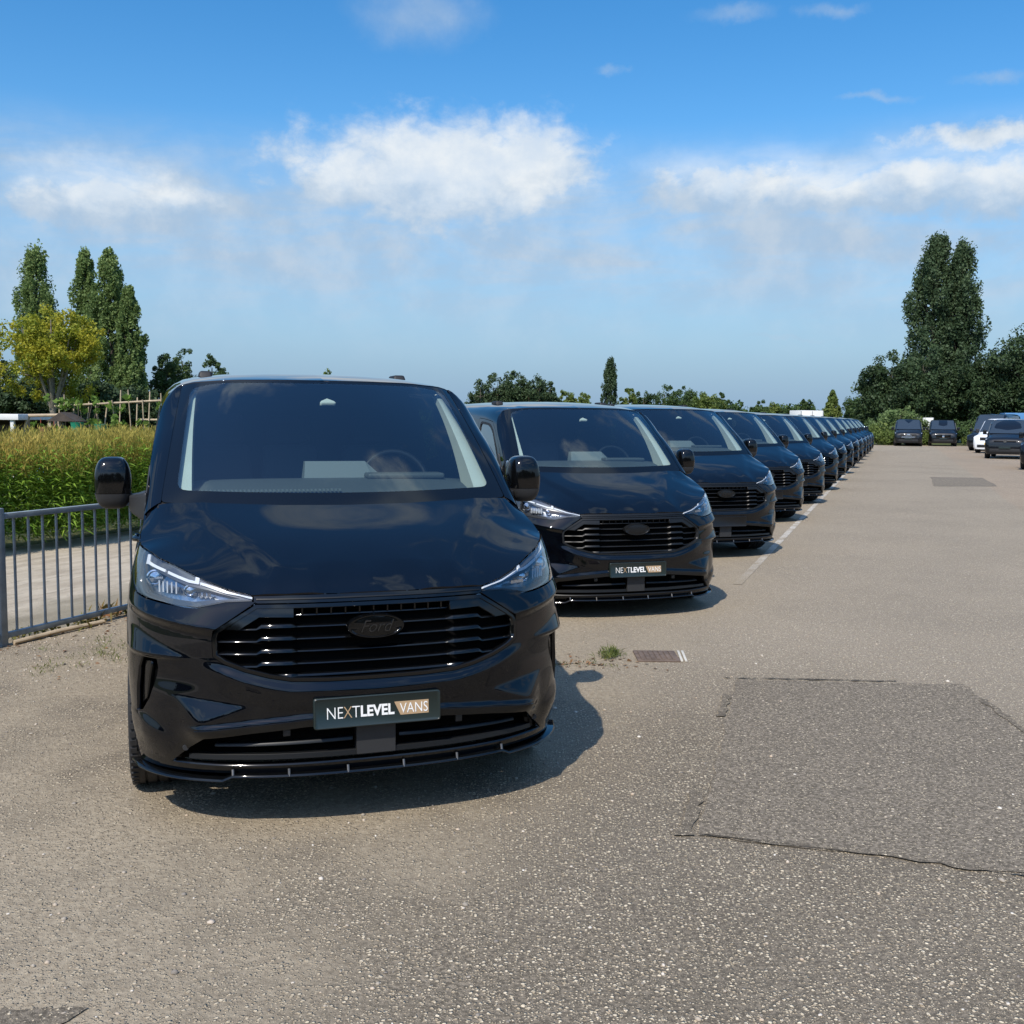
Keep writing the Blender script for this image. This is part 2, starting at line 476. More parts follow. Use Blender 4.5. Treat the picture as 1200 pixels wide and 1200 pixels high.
def copy_tree(o, parent=None, skip=()):
    c = o.copy(); COL.objects.link(c); c.parent = parent
    for ch in list(o.children):
        if ch.name.split('.')[0] not in skip: copy_tree(ch, c, skip)
    return c
def text_data(name, s, size, mat, shear=0., bold=0., depth=0., spacing=1.):
    cu = bpy.data.curves.new(name, 'FONT'); cu.body = s; cu.size = size; cu.shear = shear; cu.offset = bold; cu.extrude = depth
    cu.align_x = 'LEFT'; cu.align_y = 'BOTTOM_BASELINE'; cu.space_character = spacing; cu.resolution_u = 3
    o = bpy.data.objects.new(name, cu); COL.objects.link(o)
    dg = bpy.context.evaluated_depsgraph_get(); dg.update()
    me = bpy.data.meshes.new_from_object(o.evaluated_get(dg))
    bpy.data.objects.remove(o); bpy.data.curves.remove(cu)
    me.name = name; me.materials.clear(); me.materials.append(MATS[mat])
    return me
# ------------------------------------------------------------------ the setting: ground, car park, path
DIRX, DIRY = .3525, .9358                       # direction of the row of vans
def at(s, c): return (DIRX * s + DIRY * c, DIRY * s - DIRX * c)      # along the row, across it (to the right)
def sheet(name, pts, z, mat, kind='structure', nsub=0):
    o = MB().add([(x, y, z) for x, y in pts], [tuple(range(len(pts)))]).obj(name, mat)
    return tag(o, kind=kind)

def asphalt_nodes(t, mode):
    pos = t.node('ShaderNodeNewGeometry').outputs['Position']
    sp = t.node('ShaderNodeSeparateXYZ', i0=pos)
    across = t.m('SUBTRACT', t.m('MULTIPLY', sp.outputs[0], DIRY), t.m('MULTIPLY', sp.outputs[1], DIRX))
    big = t.noise(pos, .35, 5, .6); mid = t.noise(pos, 2.2, 5, .62); fine = t.noise(pos, 55, 3, .6); grit = t.noise(pos, 260, 2, .6)
    wob = t.m('MULTIPLY', t.m('SUBTRACT', mid, .5), 1.0)
    warp = t.v('ADD', pos, t.v('MULTIPLY', t.v('SUBTRACT', t.node('ShaderNodeTexNoise', i0=pos, Scale=45.0).outputs['Color'], (.5, .5, .5)), (.012, .012, 0)))
    def stones(scale, lo, r0, r1):
        v = t.node('ShaderNodeTexVoronoi', dict(feature='F1'), Vector=warp, Scale=scale)
        c = t.node('ShaderNodeSeparateColor', i0=v.outputs['Color'])
        mask = t.m('MULTIPLY', t.ramp(v.outputs['Distance'], r1, r0), t.ramp(c.outputs[0], lo, lo + .04))
        return mask, c
    m1, c1 = stones(56., .50 if mode == 'park' else .93, .26, .46)
    m2, c2 = stones(105., .40 if mode == 'park' else .70, .25, .50)
    m3, c3 = stones(210., .35, .2, .5)
    if mode == 'patch': base = t.mix(mid, (.150, .133, .118), (.205, .181, .160))
    else: base = t.mix(t.ramp(mid, .3, .7), (.150, .130, .110), (.215, .188, .160))
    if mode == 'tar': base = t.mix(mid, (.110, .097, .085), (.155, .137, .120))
    base = t.mix(t.m('MULTIPLY', t.ramp(fine, .35, .60), .85), base, (.050, .044, .037))
    base = t.mix(t.m('MULTIPLY', t.ramp(grit, .45, .75), .35), base, (.26, .235, .205))
    if mode == 'park':
        along = t.m('ADD', t.m('MULTIPLY', sp.outputs[0], DIRX), t.m('MULTIPLY', sp.outputs[1], DIRY))
        along_f = t.ramp(t.m('ADD', along, t.m('MULTIPLY', t.m('SUBTRACT', big, .5), 6.0)), 4.5, 8.5)   # paler base colour further along the row
        base = t.mix(t.m('MULTIPLY', along_f, .75), base, t.mix(t.ramp(fine, .3, .7), (.325, .286, .250), (.205, .180, .156)))
        # swept sand lies along the noses of the vans; the strip far right is redder
        van_side = t.ramp(t.m('ADD', across, t.m('MULTIPLY', wob, 1.3)), -1.0, -2.1)
        sand = t.m('MULTIPLY', van_side, t.ramp(t.noise(pos, .9, 5, .65), .32, .62))
        sand2 = t.m('MULTIPLY', t.ramp(t.noise(pos, .55, 6, .65, .6), .58, .74), .45)
        sandf = t.m('MAXIMUM', t.m('MULTIPLY', sand, .80), sand2)
        red = t.ramp(t.m('ADD', across, t.m('MULTIPLY', wob, .25)), 2.28, 2.36)
        base = t.mix(t.m('MULTIPLY', red, .6), base, (.250, .195, .160))
        base = t.mix(t.m('MULTIPLY', t.ramp(big, .40, .68), .35), base, (.120, .108, .098))
    st1 = t.mix(c1.outputs[1], (.32, .27, .21), (.68, .615, .52))
    st2 = t.mix(c2.outputs[1], (.28, .235, .18), (.64, .57, .47))
    col = t.mix(t.m('MULTIPLY', m3, .55), base, t.mix(c3.outputs[1], (.17, .15, .125), (.42, .375, .32)))
    col = t.mix(t.m('MULTIPLY', m2, .85), col, st2)
    col = t.mix(t.m('MULTIPLY', m1, .9), col, st1)
    if mode == 'park':
        sandc = t.mix(t.ramp(t.noise(pos, 30, 4, .6), .3, .7), (.230, .197, .160), (.345, .305, .252))
        col = t.mix(sandf, col, sandc)
    col = t.mix(1.0, col, (1.23, 1.15, .98), 'MULTIPLY')
    h = t.m('ADD', t.m('ADD', t.m('MULTIPLY', m1, 1.0), t.m('MULTIPLY', m2, .55)), t.m('ADD', t.m('MULTIPLY', fine, .5), t.m('MULTIPLY', grit, .35)))
    return col, h, pos
def ground_mat(name, mode, bump=.011):
    m, t, out = new_mat(name)
    col, h, pos = asphalt_nodes(t, mode)
    b = t.node('ShaderNodeBump', Strength=.9, Distance=bump, Height=h)
    p = t.node('ShaderNodeBsdfPrincipled', Base_Color=col, Roughness=.88, Normal=b.outputs[0])
    p.inputs['Specular IOR Level'].default_value = .22
    t.put(out.inputs[0], p)
    return m, t, out
ground_mat('asphalt', 'park'); ground_mat('asphalt_patch', 'patch', .006); ground_mat('tar_and_shadow', 'tar', .006)
# soil and rough grass round about
m, t, out = new_mat('meadow')
pos = t.node('ShaderNodeNewGeometry').outputs['Position']
c = t.mix(t.ramp(t.noise(pos, .25, 6, .6), .35, .65), (.060, .085, .025), (.125, .125, .050))
c = t.mix(t.m('MULTIPLY', t.ramp(t.noise(pos, 9, 4, .6), .4, .7), .5), c, (.035, .055, .016))
t.put(out.inputs[0], t.node('ShaderNodeBsdfPrincipled', Base_Color=c, Roughness=.95, Normal=t.node('ShaderNodeBump', Strength=.8, Distance=.05, Height=t.noise(pos, 14, 5, .7))))
# sandy track behind the fence
m, t, out = new_mat('sand_track')
pos = t.node('ShaderNodeNewGeometry').outputs['Position']
sp = t.node('ShaderNodeSeparateXYZ', i0=pos)
across = t.m('SUBTRACT', t.m('MULTIPLY', sp.outputs[0], DIRY), t.m('MULTIPLY', sp.outputs[1], DIRX))
along = t.m('ADD', t.m('MULTIPLY', sp.outputs[0], DIRX), t.m('MULTIPLY', sp.outputs[1], DIRY))
stv = t.xyz(t.m('MULTIPLY', across, 3.2), t.m('MULTIPLY', along, .55), 0.)
c = t.mix(t.ramp(t.noise(stv, 1.6, 6, .65), .3, .7), (.31, .255, .185), (.47, .40, .30))
c = t.mix(t.m('MULTIPLY', t.ramp(t.noise(stv, 5, 4, .6), .52, .72), .6), c, (.20, .165, .115))
edge = t.ramp(t.m('ADD', across, t.m('MULTIPLY', t.noise(pos, 1.5, 4, .6), 1.2)), -7.0, -6.35)
c = t.mix(t.m('MULTIPLY', edge, .7), c, (.17, .145, .095))
t.put(out.inputs[0], t.node('ShaderNodeBsdfPrincipled', Base_Color=c, Roughness=.95, Normal=t.node('ShaderNodeBump', Strength=.8, Distance=.02, Height=t.noise(pos, 22, 5, .7))))
# worn road paint on asphalt
m, t, out = ground_mat('worn_paint', 'park')
col, h, pos = None, None, None
for n_ in t.n:
    if n_.type == 'BSDF_PRINCIPLED': bs = n_
src = bs.inputs['Base Color'].links[0].from_socket
pos = t.node('ShaderNodeNewGeometry').outputs['Position']
wear = t.m('MULTIPLY', t.ramp(t.noise(pos, 2.6, 5, .7), .36, .56), t.ramp(t.noise(pos, 34, 3, .6), .30, .55))
spx = t.node('ShaderNodeSeparateXYZ', i0=pos)
wear = t.m('MULTIPLY', wear, t.ramp(spx.outputs[1], 10.0, 15.0), clamp=True)
t.put(bs.inputs['Base Color'], t.mix(t.m('MULTIPLY', wear, .92), src, (.62, .585, .52)))
principled('tar', (.040, .038, .037), .75, var=.4, vscale=14, bump=(120, .6, .004))
principled('rusty_iron', (.125, .090, .068), .8, var=.35, vscale=18, bump=(90, .5, .003))
principled('mark_white', (.52, .49, .42), .7, var=.15, vscale=40)

tag(MB().add([(-1500, -600, -.03), (1500, -600, -.03), (1500, 2500, -.03), (-1500, 2500, -.03)], [(0, 1, 2, 3)]).obj('ground', 'meadow'), kind='structure')
sheet('car_park', [at(-25, -6.35), at(-25, 60), at(66, 60), at(88, 24), at(85, -6.35)], 0.0, 'asphalt')
sheet('sand_path', [at(-25, -10.9), at(-25, -6.33), at(85, -6.33), at(85, -10.9)], -.012, 'sand_track')
def ragged(pts, r, step=.09):
    q = densify(pts, step); rr = random.Random(len(pts) * 17 + int(100 * pts[0][0])); return [(x + rr.uniform(-r, r), y + rr.uniform(-r, r)) for x, y in q]
sheet('asphalt_repair', ragged([(.80, 4.18), (1.52, 6.80), (3.03, 6.72), (2.90, 5.6), (2.62, 4.6), (2.32, 3.72), (2.0, 3.84)], .016), .004, 'asphalt_patch')
sheet('asphalt_repair', ragged([(13.47, 33.07), (15.05, 32.85), (13.46, 28.4), (11.60, 28.2)], .03, .4), .004, 'asphalt_patch')
# tar along the edges of the repair, with gaps
for pts in ([(.70, 4.17), (.77, 4.18), (.91, 4.68), (.865, 4.70)], [(1.22, 5.92), (1.28, 5.93), (1.40, 6.38), (1.35, 6.40)], [(1.46, 6.83), (2.6, 6.775), (2.6, 6.79), (1.46, 6.845)],
            [(.82, 4.19), (1.5, 4.0), (2.0, 3.83), (2.3, 3.70), (2.295, 3.685), (1.98, 3.815), (1.47, 3.988), (.815, 4.175)], [(2.89, 5.60), (2.93, 5.58), (3.0, 6.35), (2.96, 6.36)]):
    sheet('tar_seam', ragged(pts, .014, .06), .008, 'tar_and_shadow')
sheet('white_line', [at(11.0, -1.61), at(11.0, -1.52), at(80.5, -1.86), at(80.5, -1.95)], .0045, 'worn_paint')
# ------------------------------------------------------------------ the panel van of the long row
# local frame: origin on the ground under the nose, x across, y back along the van, z up
NS = 2.5
_t = np.linspace(0, np.pi / 2, 4001)
_X = np.sin(_t) ** (2 / NS); _Y = 1 - np.cos(_t) ** (2 / NS)
_A = np.r_[0, np.cumsum(np.hypot(np.diff(_X), np.diff(_Y) * .62))]
YE = .70
Y0 = [(.12, .11), (.20, .075), (.26, .05), (.36, .03), (.5, .02), (.62, .03), (.72, .04), (.83, .055), (.93, .085), (.98, .11), (1.05, .17), (1.15, .30), (1.3, .5)]
W0 = [(.12, .95), (.2, .97), (.33, .99), (.5, 1.0), (.7, 1.003), (.85, .998), (.95, .988), (1.05, .967), (1.12, .947), (1.2, .925), (1.3, .90)]
def front(a, z):
    a = np.asarray(a, float); z = np.asarray(z, float)
    s = np.sign(a); aa = np.abs(a)
    X = np.interp(aa, _A, _X); Yd = np.interp(aa, _A, _Y)
    y0 = tab(z, Y0); w = tab(z, W0)
    return np.stack([s * X * w, y0 + Yd * (YE - y0), z + 0 * aa], -1)
def front_n(a, z):
    t = front(a + 1e-3, z) - front(a - 1e-3, z); n = np.stack([t[..., 1], -t[..., 0], 0 * t[..., 0]], -1)
    return n / np.linalg.norm(n, axis=-1, keepdims=True)
# creases and hollows of the bumper skin: outward relief (m) at stations across the nose
_ra = np.arange(0, 1.7001, .01); _rz = np.arange(.10, 1.3001, .004)
def _relief_grid():
    A, Z = np.meshgrid(_ra, _rz, indexing='ij')
    ip = lambda pts: np.interp(A, *np.array(pts).T)
    fade = ip([(0, 1), (.98, 1), (1.09, .55), (1.16, .22), (1.3, 0), (1.7, 0)])
    # shelf under the lamps: leans outwards from the lamp down to a crease, then turns in
    zc = ip([(0, .80), (.60, .820), (.66, .826), (.80, .846), (1.08, .889), (1.3, .90)]); zh = ip([(0, .93), (.5, .935), (.68, .915), (.8, .914), (1.0, .932), (1.1, .946), (1.3, .97)])
    on = ip([(0, 0), (.45, 0), (.64, .55), (.74, 1), (1.7, 1)]) * fade
    D = .027 * on * np.where(Z > zc, np.clip((zh - Z) / (zh - zc), 0, 1), np.clip((Z - (zc - .034)) / .034, 0, 1))
    # wedge running into the side vent
    zt = .704 + np.clip(A - .777, 0, .31) * .328; zb = .702
    D += .40 * fade * np.where(Z > zb, np.clip(zt - Z, 0, 1), np.clip(zt - zb, 0, 1) * np.clip((Z - (zb - .012)) / .012, 0, 1))
    # facet above the intake corner: an upturned triangle that leaves a ledge along the intake trim
    t2 = ip([(0, .500), (.45, .505), (.53, .512), (.705, .536), (.83, .544), (.9, .546), (1.7, .546)]); b2 = ip([(0, .500), (.45, .505), (.53, .512), (.722, .440), (.83, .540), (.9, .546), (1.7, .546)])
    k2 = .40; dn = np.clip((Z - .33) / .075, 0, 1)
    D += k2 * np.clip(t2 - Z, 0, np.maximum(t2 - b2, 0)) * dn
    # ledge of the intake trim across the middle
    tl = ip([(0, .470), (.29, .462), (.735, .42), (1.7, .42)]); D += .012 * ip([(0, 1), (.70, 1), (.80, 0), (1.7, 0)]) * np.clip((tl + .012 - Z) / .014, 0, 1) * np.clip((Z - .34) / .06, 0, 1)
    # lower corner below the vent, and a soft lip under the grille
    t3 = ip([(0, .36), (.86, .372), (.93, .42), (1.02, .449), (1.09, .440), (1.3, .42), (1.7, .42)]); b3 = ip([(0, .36), (.86, .372), (.905, .373), (1.0, .395), (1.09, .425), (1.3, .42), (1.7, .42)])
    D += .34 * np.clip(t3 - Z, 0, np.maximum(t3 - b3, 0)) * np.clip((Z - .26) / .09, 0, 1)
    zg = ip([(0, .600), (.35, .606), (.44, .622), (.54, .649), (.63, .682), (.70, .70), (1.7, .70)]); og = ip([(0, 1), (.60, 1), (.72, 0), (1.7, 0)])
    D += .017 * og * np.clip((zg - Z) / .030, 0, 1) * np.clip((Z - (zg - .125)) / .09, 0, 1)
    # hollow between wedge and triangle
    D -= .010 * np.exp(-((A - .90) / .16) ** 2) * np.exp(-((Z - .615) / .05) ** 2)
    return D
_rg = _relief_grid()
def _blur(g, s, ax):
    k = np.exp(-.5 * (np.arange(-4 * s, 4 * s + 1) / s) ** 2); k /= k.sum(); h = len(k) // 2
    p = np.pad(g, [(h, h) if i == ax else (0, 0) for i in (0, 1)], 'reflect' if ax == 0 else 'edge')
    return np.apply_along_axis(lambda r: np.convolve(r, k, 'valid'), ax, p)
_rg = _blur(_blur(_rg, 1, 1), 2, 0)
def relief(a, z):
    i = np.clip(np.abs(a) / .01, 0, len(_ra) - 1.001); j = np.clip((z - .10) / .004, 0, len(_rz) - 1.001)
    i0 = i.astype(int); j0 = j.astype(int); u = i - i0; v = j - j0
    return (_rg[i0, j0] * (1 - u) * (1 - v) + _rg[i0 + 1, j0] * u * (1 - v) + _rg[i0, j0 + 1] * (1 - u) * v + _rg[i0 + 1, j0 + 1] * u * v)
def fascia(a, z):
    a = np.asarray(a, float); z = np.asarray(z, float)
    return front(a, z) + front_n(a, z) * relief(a, z)[..., None]
def a_of_y(y, z):
    y0 = tab(np.asarray(z, float), Y0); return float(np.interp((y - y0) / (YE - y0), _Y, _A))

HL_TOP = [(.505, .962), (.61, .984), (.70, 1.013), (.775, 1.040), (.86, 1.068), (.955, 1.088), (1.06, 1.114), (1.20, 1.130)]
HL_OUT = [(1.245, 1.09), (1.22, 1.03), (1.15, .978), (1.09, .944)]
HL_BOT = [(1.01, .932), (.895, .921), (.805, .913), (.735, .911), (.675, .924), (.62, .936), (.51, .941)]
GR = [(0, .603), (.2, .604), (.35, .610), (.44, .626), (.54, .653), (.625, .685), (.668, .713), (.672, .79), (.662, .822), (.492, .927)]
LOWER = [(0, .432), (.30, .424), (.70, .385), (.775, .335), (.880, .256), (.6, .254), (0, .258)]
VENT = [(1.03, .683), (.932, .686), (.929, .651), (.954, .576), (.986, .51), (1.04, .452), (1.10, .435), (1.09, .531), (1.067, .628)]
ARCH_F, ARCH_B, ARCH_R, WH_Z = (.93, .36), (4.03, .36), .395, .345
YJ = .64
def inset(poly, d):
    P = np.array(poly, float); area = .5 * np.sum(P[:, 0] * np.roll(P[:, 1], -1) - np.roll(P[:, 0], -1) * P[:, 1])
    out = []
    for i in range(len(P)):
        e1 = P[i] - P[i - 1]; e2 = P[(i + 1) % len(P)] - P[i]
        n1 = np.array([-e1[1], e1[0]]) / np.linalg.norm(e1); n2 = np.array([-e2[1], e2[0]]) / np.linalg.norm(e2)
        b = n1 + n2; b = b / max(np.linalg.norm(b), 1e-6); c = max(.45, float(b @ n1))
        out.append(tuple(P[i] + np.sign(area) * b * d / c))
    return out

# the side and roof skin: section drawn against y
def zr(y): return tab(np.asarray(y, float), [(1.2, 1.84), (1.5, 1.897), (1.8, 1.935), (2.2, 1.958), (2.8, 1.970), (3.8, 1.967), (4.6, 1.952), (5.05, 1.925)])
SV = np.array([.20, .33, .5, .7, .85, .95, 1.05, 1.12, 1.2, 1.4, 1.58, 1.70, 1.79, 1.86, 1.93, 2.10, 2.35, 2.66])
SXs = np.array([.970, .990, 1.0, 1.003, .998, .988, .967, .947, .930, .903, .878, .858, .835, .795, .735, .565, .31, 0.])
SZt = np.array([0, 0, 0, 0, 0, 0, 0, 0, 0, 0, 0, -.245, -.158, -.098, -.058, -.024, -.006, 0.])
SZa = np.array([.20, .33, .5, .7, .85, .95, 1.05, 1.12, 1.2, 1.4, 1.58, 0, 0, 0, 0, 0, 0, 0])
def _cub(v, xs, ys):
    m = np.gradient(ys, xs); v = np.clip(v, xs[0], xs[-1] + .03); i = np.clip(np.searchsorted(xs, v) - 1, 0, len(xs) - 2); h = xs[i + 1] - xs[i]; s = (v - xs[i]) / h
    return (2*s**3-3*s**2+1)*ys[i] + (s**3-2*s**2+s)*h*m[i] + (-2*s**3+3*s**2)*ys[i+1] + (s**3-s**2)*h*m[i+1]
_SZ0 = SZa + np.where(SZt != 0, SZt + 1.95, 0); _SZ0[-1] = 1.95
def shell(y, v):
    y = np.asarray(y, float); v = np.asarray(v, float)
    k = np.clip((v - 1.5) / .3, 0, 1); k = k * k * (3 - 2 * k)
    z = _cub(v, SV, _SZ0) + (zr(y) - 1.95) * k
    x = _cub(v, SV, SXs)
    tail = np.clip((y - 4.55) / .5, 0, 1); nose = np.clip((1.0 - y) / .36, 0, 1)
    x = x * (1 - .05 * tail ** 2)
    # a shallow hollow along the flank and a swage line above it
    f = np.exp(-((v - .78) / .13) ** 2) * np.clip((y - 1.35) / .25, 0, 1) * np.clip((4.9 - y) / .3, 0, 1)
    x = x - .014 * f + .006 * np.exp(-((v - 1.03) / .045) ** 2) * np.clip((y - 1.0) / .3, 0, 1)
    return np.stack([x, y, z], -1)
APIL = [(.905, 1.235), (1.10, 1.405), (1.30, 1.575), (1.45, 1.70), (1.555, 1.80), (1.615, 1.865), (1.652, 1.93)]
_HEAD = lambda v: 1.652 - .152 * (1 - (1 - np.clip((v - 1.93) / .73, 0, 1)) ** 2.0)
WB_C, WB_S = (0., .762, 1.272), (.85, .913, 1.292)
_sx = shell(np.full(400, 1.6), np.linspace(1.93, 2.66, 400))[:, 0][::-1]; _sv = np.linspace(1.93, 2.66, 400)[::-1]
def screen(u, v):
    """windscreen: u -1..1 across, v 0..1 up"""
    u = np.asarray(u, float); v = np.asarray(v, float); au = np.abs(u)
    B = np.stack([.85 * u, .762 + .151 * au ** 2.2, 1.272 + .020 * au ** 2], -1)
    tx = .735 * np.clip(au, 0, 1.1); vv = np.interp(tx, _sx, _sv); hy = _HEAD(vv)
    T = shell(hy, vv); T[..., 0] = tx * np.sign(u); T = T + 0
    P = B + (T - B) * v[..., None]
    bul = 4 * v * (1 - v) * .022
    P[..., 1] -= bul * .65; P[..., 2] += bul * .75
    return P

# bonnet: thin-plate spline through measured points
def _tps(P, z):
    P = np.asarray(P, float); n = len(P)
    d = np.linalg.norm(P[:, None] - P[None], axis=-1); K = np.where(d > 0, d ** 2 * np.log(d + 1e-12), 0) + np.eye(n) * 2e-4
    Q = np.c_[np.ones(n), P]; M = np.block([[K, Q], [Q.T, np.zeros((3, 3))]])
    s = np.linalg.solve(M, np.r_[z, 0, 0, 0])
    def f(x, y):
        sh = np.shape(x); q = np.c_[np.ravel(x), np.ravel(y)]
        d = np.linalg.norm(q[:, None] - P[None], axis=-1); k = np.where(d > 0, d ** 2 * np.log(d + 1e-12), 0)
        return (k @ s[:n] + s[n] + q @ s[n + 1:]).reshape(sh)
    return f
_bp = [(0, .105, .968), (.2, .110, .968), (.37, .122, .967)]
for a, z in HL_TOP: _bp.append(tuple(front(a, z + .002)))
_bp += [(.943, .72, 1.172), (.935, .82, 1.207), (.925, .905, 1.238)]
_bp += [(0, .762, 1.268), (.3, .774, 1.272), (.6, .815, 1.281), (.85, .905, 1.286)]
_bp += [(0, .15, 1.008), (.25, .155, 1.008), (.42, .175, 1.006), (0, .25, 1.064), (.3, .26, 1.062), (.5, .29, 1.058), (0, .42, 1.145), (.35, .43, 1.142), (.6, .45, 1.128), (.74, .45, 1.108),
        (0, .6, 1.212), (.4, .61, 1.210), (.68, .63, 1.196), (.82, .65, 1.172), (.8, .78, 1.236)]
_b2 = [(x, y, z) for x, y, z in _bp] + [(-x, y, z) for x, y, z in _bp if x > 0]
_bz = _tps([(p[0], p[1]) for p in _b2], np.array([p[2] for p in _b2]))
def bonnet(x, y):
    x = np.asarray(x, float); y = np.asarray(y, float)
    z = _bz(x, y)
    xc = .34 + .36 * np.clip((y - .12) / .65, 0, 1)                    # edge of the raised middle
    t = np.clip((xc - np.abs(x)) / .11 + .5, 0, 1); t = t * t * (3 - 2 * t)
    z = z + .009 * t * np.clip((y - .13) / .12, 0, 1)
    return np.stack([x, y, z], -1)

def build_van():
    van = empty('panel_van')
    # --- bumper skin with the openings for grille, lamps, intake and side vents
    arch = []
    for k in range(15):
        th = math.acos((ARCH_F[0] - YJ) / ARCH_R) * (1 - k / 14) + (-math.asin((ARCH_F[1] - .205) / ARCH_R)) * (k / 14)
        y = ARCH_F[0] - ARCH_R * math.cos(th); z = ARCH_F[1] + ARCH_R * math.sin(th); arch.append((a_of_y(y, z), z))
    join = [(a_of_y(YJ, z), z) for z in (1.10, 1.0, .9, .8, .7)]
    grl = inset(sym(GR[:]), .0)
    half = [(u, v) for u, v in GR[:-1]] + [(.494, .934), (.512, .9375)] + [(u, v - .004) for u, v in reversed(HL_BOT)][1:] + \
           [(1.094, .939), (1.155, .973), (1.227, 1.027), (1.252, 1.088), (1.207, 1.136)] + [(a_of_y(YJ, 1.139), 1.139)] + join + arch + [(1.0, .211), (.9, .214), (.5, .217), (0, .219)]
    fas = patch_obj('front_bumper', 'paint', van, fascia, sym(half), [inset(sym(LOWER), -.007), VENT, [(-u, v) for u, v in VENT]], step=.009, thick=.018)
    # --- lower intake frame, back walls, bars
    fr_out = [(0, .462), (.29, .454), (.735, .413), (.80, .368), (.955, .232), (.5, .234), (0, .236)]
    frm = patch_obj('intake_frame', 'gloss_black', van, fascia, sym(fr_out), [sym(LOWER)], step=.02, off=.006, thick=.03)
    patch_obj('intake_back', 'void_black', frm, front, sym([(0, .47), (.75, .42), (.97, .2), (0, .2)]), step=.06, off=-.10)
    def bar(name, mat, parent, st, n=1, smooth=True):
        """blade swept across the nose: stations (a, z, offset, height, depth)"""
        mb = MB(); V = []; F = []
        A = []
        for (p, q) in zip(st[:-1], st[1:]):
            m = max(1, int(abs(q[0] - p[0]) / .06))
            for k in range(m): A.append(tuple(p[i] + (q[i] - p[i]) * k / m for i in range(5)))
        A.append(st[-1])
        for a, z, o, h, d in A:
            b = front(a, z); nn = front_n(np.asarray(a, float), np.asarray(z, float))
            for (oo, zz) in ((o - .004, z + h / 2), (o, z - h / 2), (o - d, z - h / 2), (o - d, z + h / 2)):
                p = b + nn * oo; V.append((p[0], p[1], zz))
        for i in range(len(A) - 1):
            for k in range(4): F.append((i * 4 + k, i * 4 + (k + 1) % 4, i * 4 + 4 + (k + 1) % 4, i * 4 + 4 + k))
        F += [(0, 1, 2, 3), tuple(range(len(V) - 4, len(V)))]
        mb.add(V, F); return mb.obj(name, mat, parent, bevel=.0022, seg=1)
    for s in (-1, 1):
        bar('intake_bar', 'satin_black', frm, [(s * .10, .352, -.012, .016, .04), (s * .68, .340, -.012, .014, .04)])
    bar('intake_bar', 'satin_black', frm, [(-.80, .284, -.004, .022, .05), (-.6, .290, -.004, .024, .05), (.6, .290, -.004, .024, .05), (.80, .284, -.004, .022, .05)])
    bar('bumper_pillar', 'plastic', frm, [(-.085, .36, -.010, .16, .06), (.085, .36, -.010, .16, .06)])
    for s in (-1, 1):
        MB().box((s * .37, .075, .392), (.03, .02, .03)).obj('sensor', 'plastic', frm, bevel=.004)
        p = fascia(s * .80, .326) + front_n(np.asarray(s * .80), np.asarray(.326)) * .006
        MB().lathe([(-.004, 0.0001), (-.004, .012), (.006, .013)], p, 14, 'y').obj('parking_sensor', 'plastic', van, smooth=True)
    # --- vents at the corners
    big = inset(VENT, -.012)
    v1, v2 = patch_pair('side_vent', 'gloss_black', van, front, big, step=.03, off=-.045)
    for o, s in ((v1, 1), (v2, -1)):
        fin = [(1.035, .66), (.99, .665), (1.04, .50), (1.08, .47)]
        if s < 0: fin = [(-u, v) for u, v in fin]
        patch_obj('vent_fin', 'gloss_black', o, front, fin, step=.03, off=-.02, thick=.02)
    # --- strip under the bonnet edge
    top = patch_obj('grille_strip', 'gloss_black', van, front, sym([(0, .930), (.487, .931), (.500, .938), (.500, .958), (.36, .960), (0, .961)]), step=.025, off=-.004, thick=.02)
    patch_obj('bright_line', 'satin_black', top, front, sym([(0, .943), (.49, .943), (.49, .948), (0, .948)]), step=.03, off=.002, thick=.004)
    # --- grille
    gfr = patch_obj('grille', 'gloss_black', van, front, sym(inset_half(GR, .003)), [sym(inset_half(GR, .017))], step=.02, off=.002, thick=.04)
    patch_obj('grille_back', 'void_black', gfr, front, sym([(0, .59), (.5, .62), (.69, .70), (.69, .83), (.50, .94), (0, .94)]), step=.06, off=-.075)
    for zc, xo in ((.830, .632), (.780, .655), (.729, .655), (.678, .598)):
        st = []
        for s in (-1,):
            st = [(-xo, zc - .007, -.016, .009, .04), (-.492, zc - .007, -.016, .009, .04), (-.470, zc + .006, -.006, .016, .04), (-.345, zc + .006, -.006, .016, .04), (-.325, zc - .001, -.030, .008, .04)]
        st = st + [(-p[0], *p[1:]) for p in reversed(st)]
        bar('slat', 'gloss_black', gfr, st)
    bar('slat', 'gloss_black', gfr, [(-.43, .630, -.030, .011, .04), (-.35, .632, -.010, .016, .04), (-.325, .628, -.030, .011, .04), (.325, .628, -.030, .011, .04), (.35, .632, -.010, .016, .04), (.43, .630, -.030, .011, .04)])
    bar('slat', 'gloss_black', gfr, [(-.335, .877, -.028, .010, .04), (.335, .877, -.028, .010, .04)])
    blade = [(.338, .916), (.485, .917), (.632, .828), (.562, .824), (.478, .876), (.338, .873)]
    patch_obj('upper_blade', 'gloss_black', gfr, front, blade, step=.03, off=-.004, thick=.03)
    patch_obj('upper_blade', 'gloss_black', gfr, front, [(-u, v) for u, v in blade], step=.03, off=-.004, thick=.03)
    for k in range(11):
        a = -.30 + .06 * k; p = front(a, .898)
        MB().box((p[0], p[1] + .035, .898), (.007, .03, .036)).obj('fin', 'gloss_black', gfr)
    # --- oval badge
    ov = MB(); n = 40; V = [(0, -.014, 0)]; F = []
    for r, d in ((.5, -.013), (.86, -.009), (.90, -.012), (.97, -.012), (1.0, -.004), (1.0, .03)):
        for k in range(n): t = 2 * math.pi * k / n; V.append((.122 * r * math.cos(t), d, .050 * r * math.sin(t)))
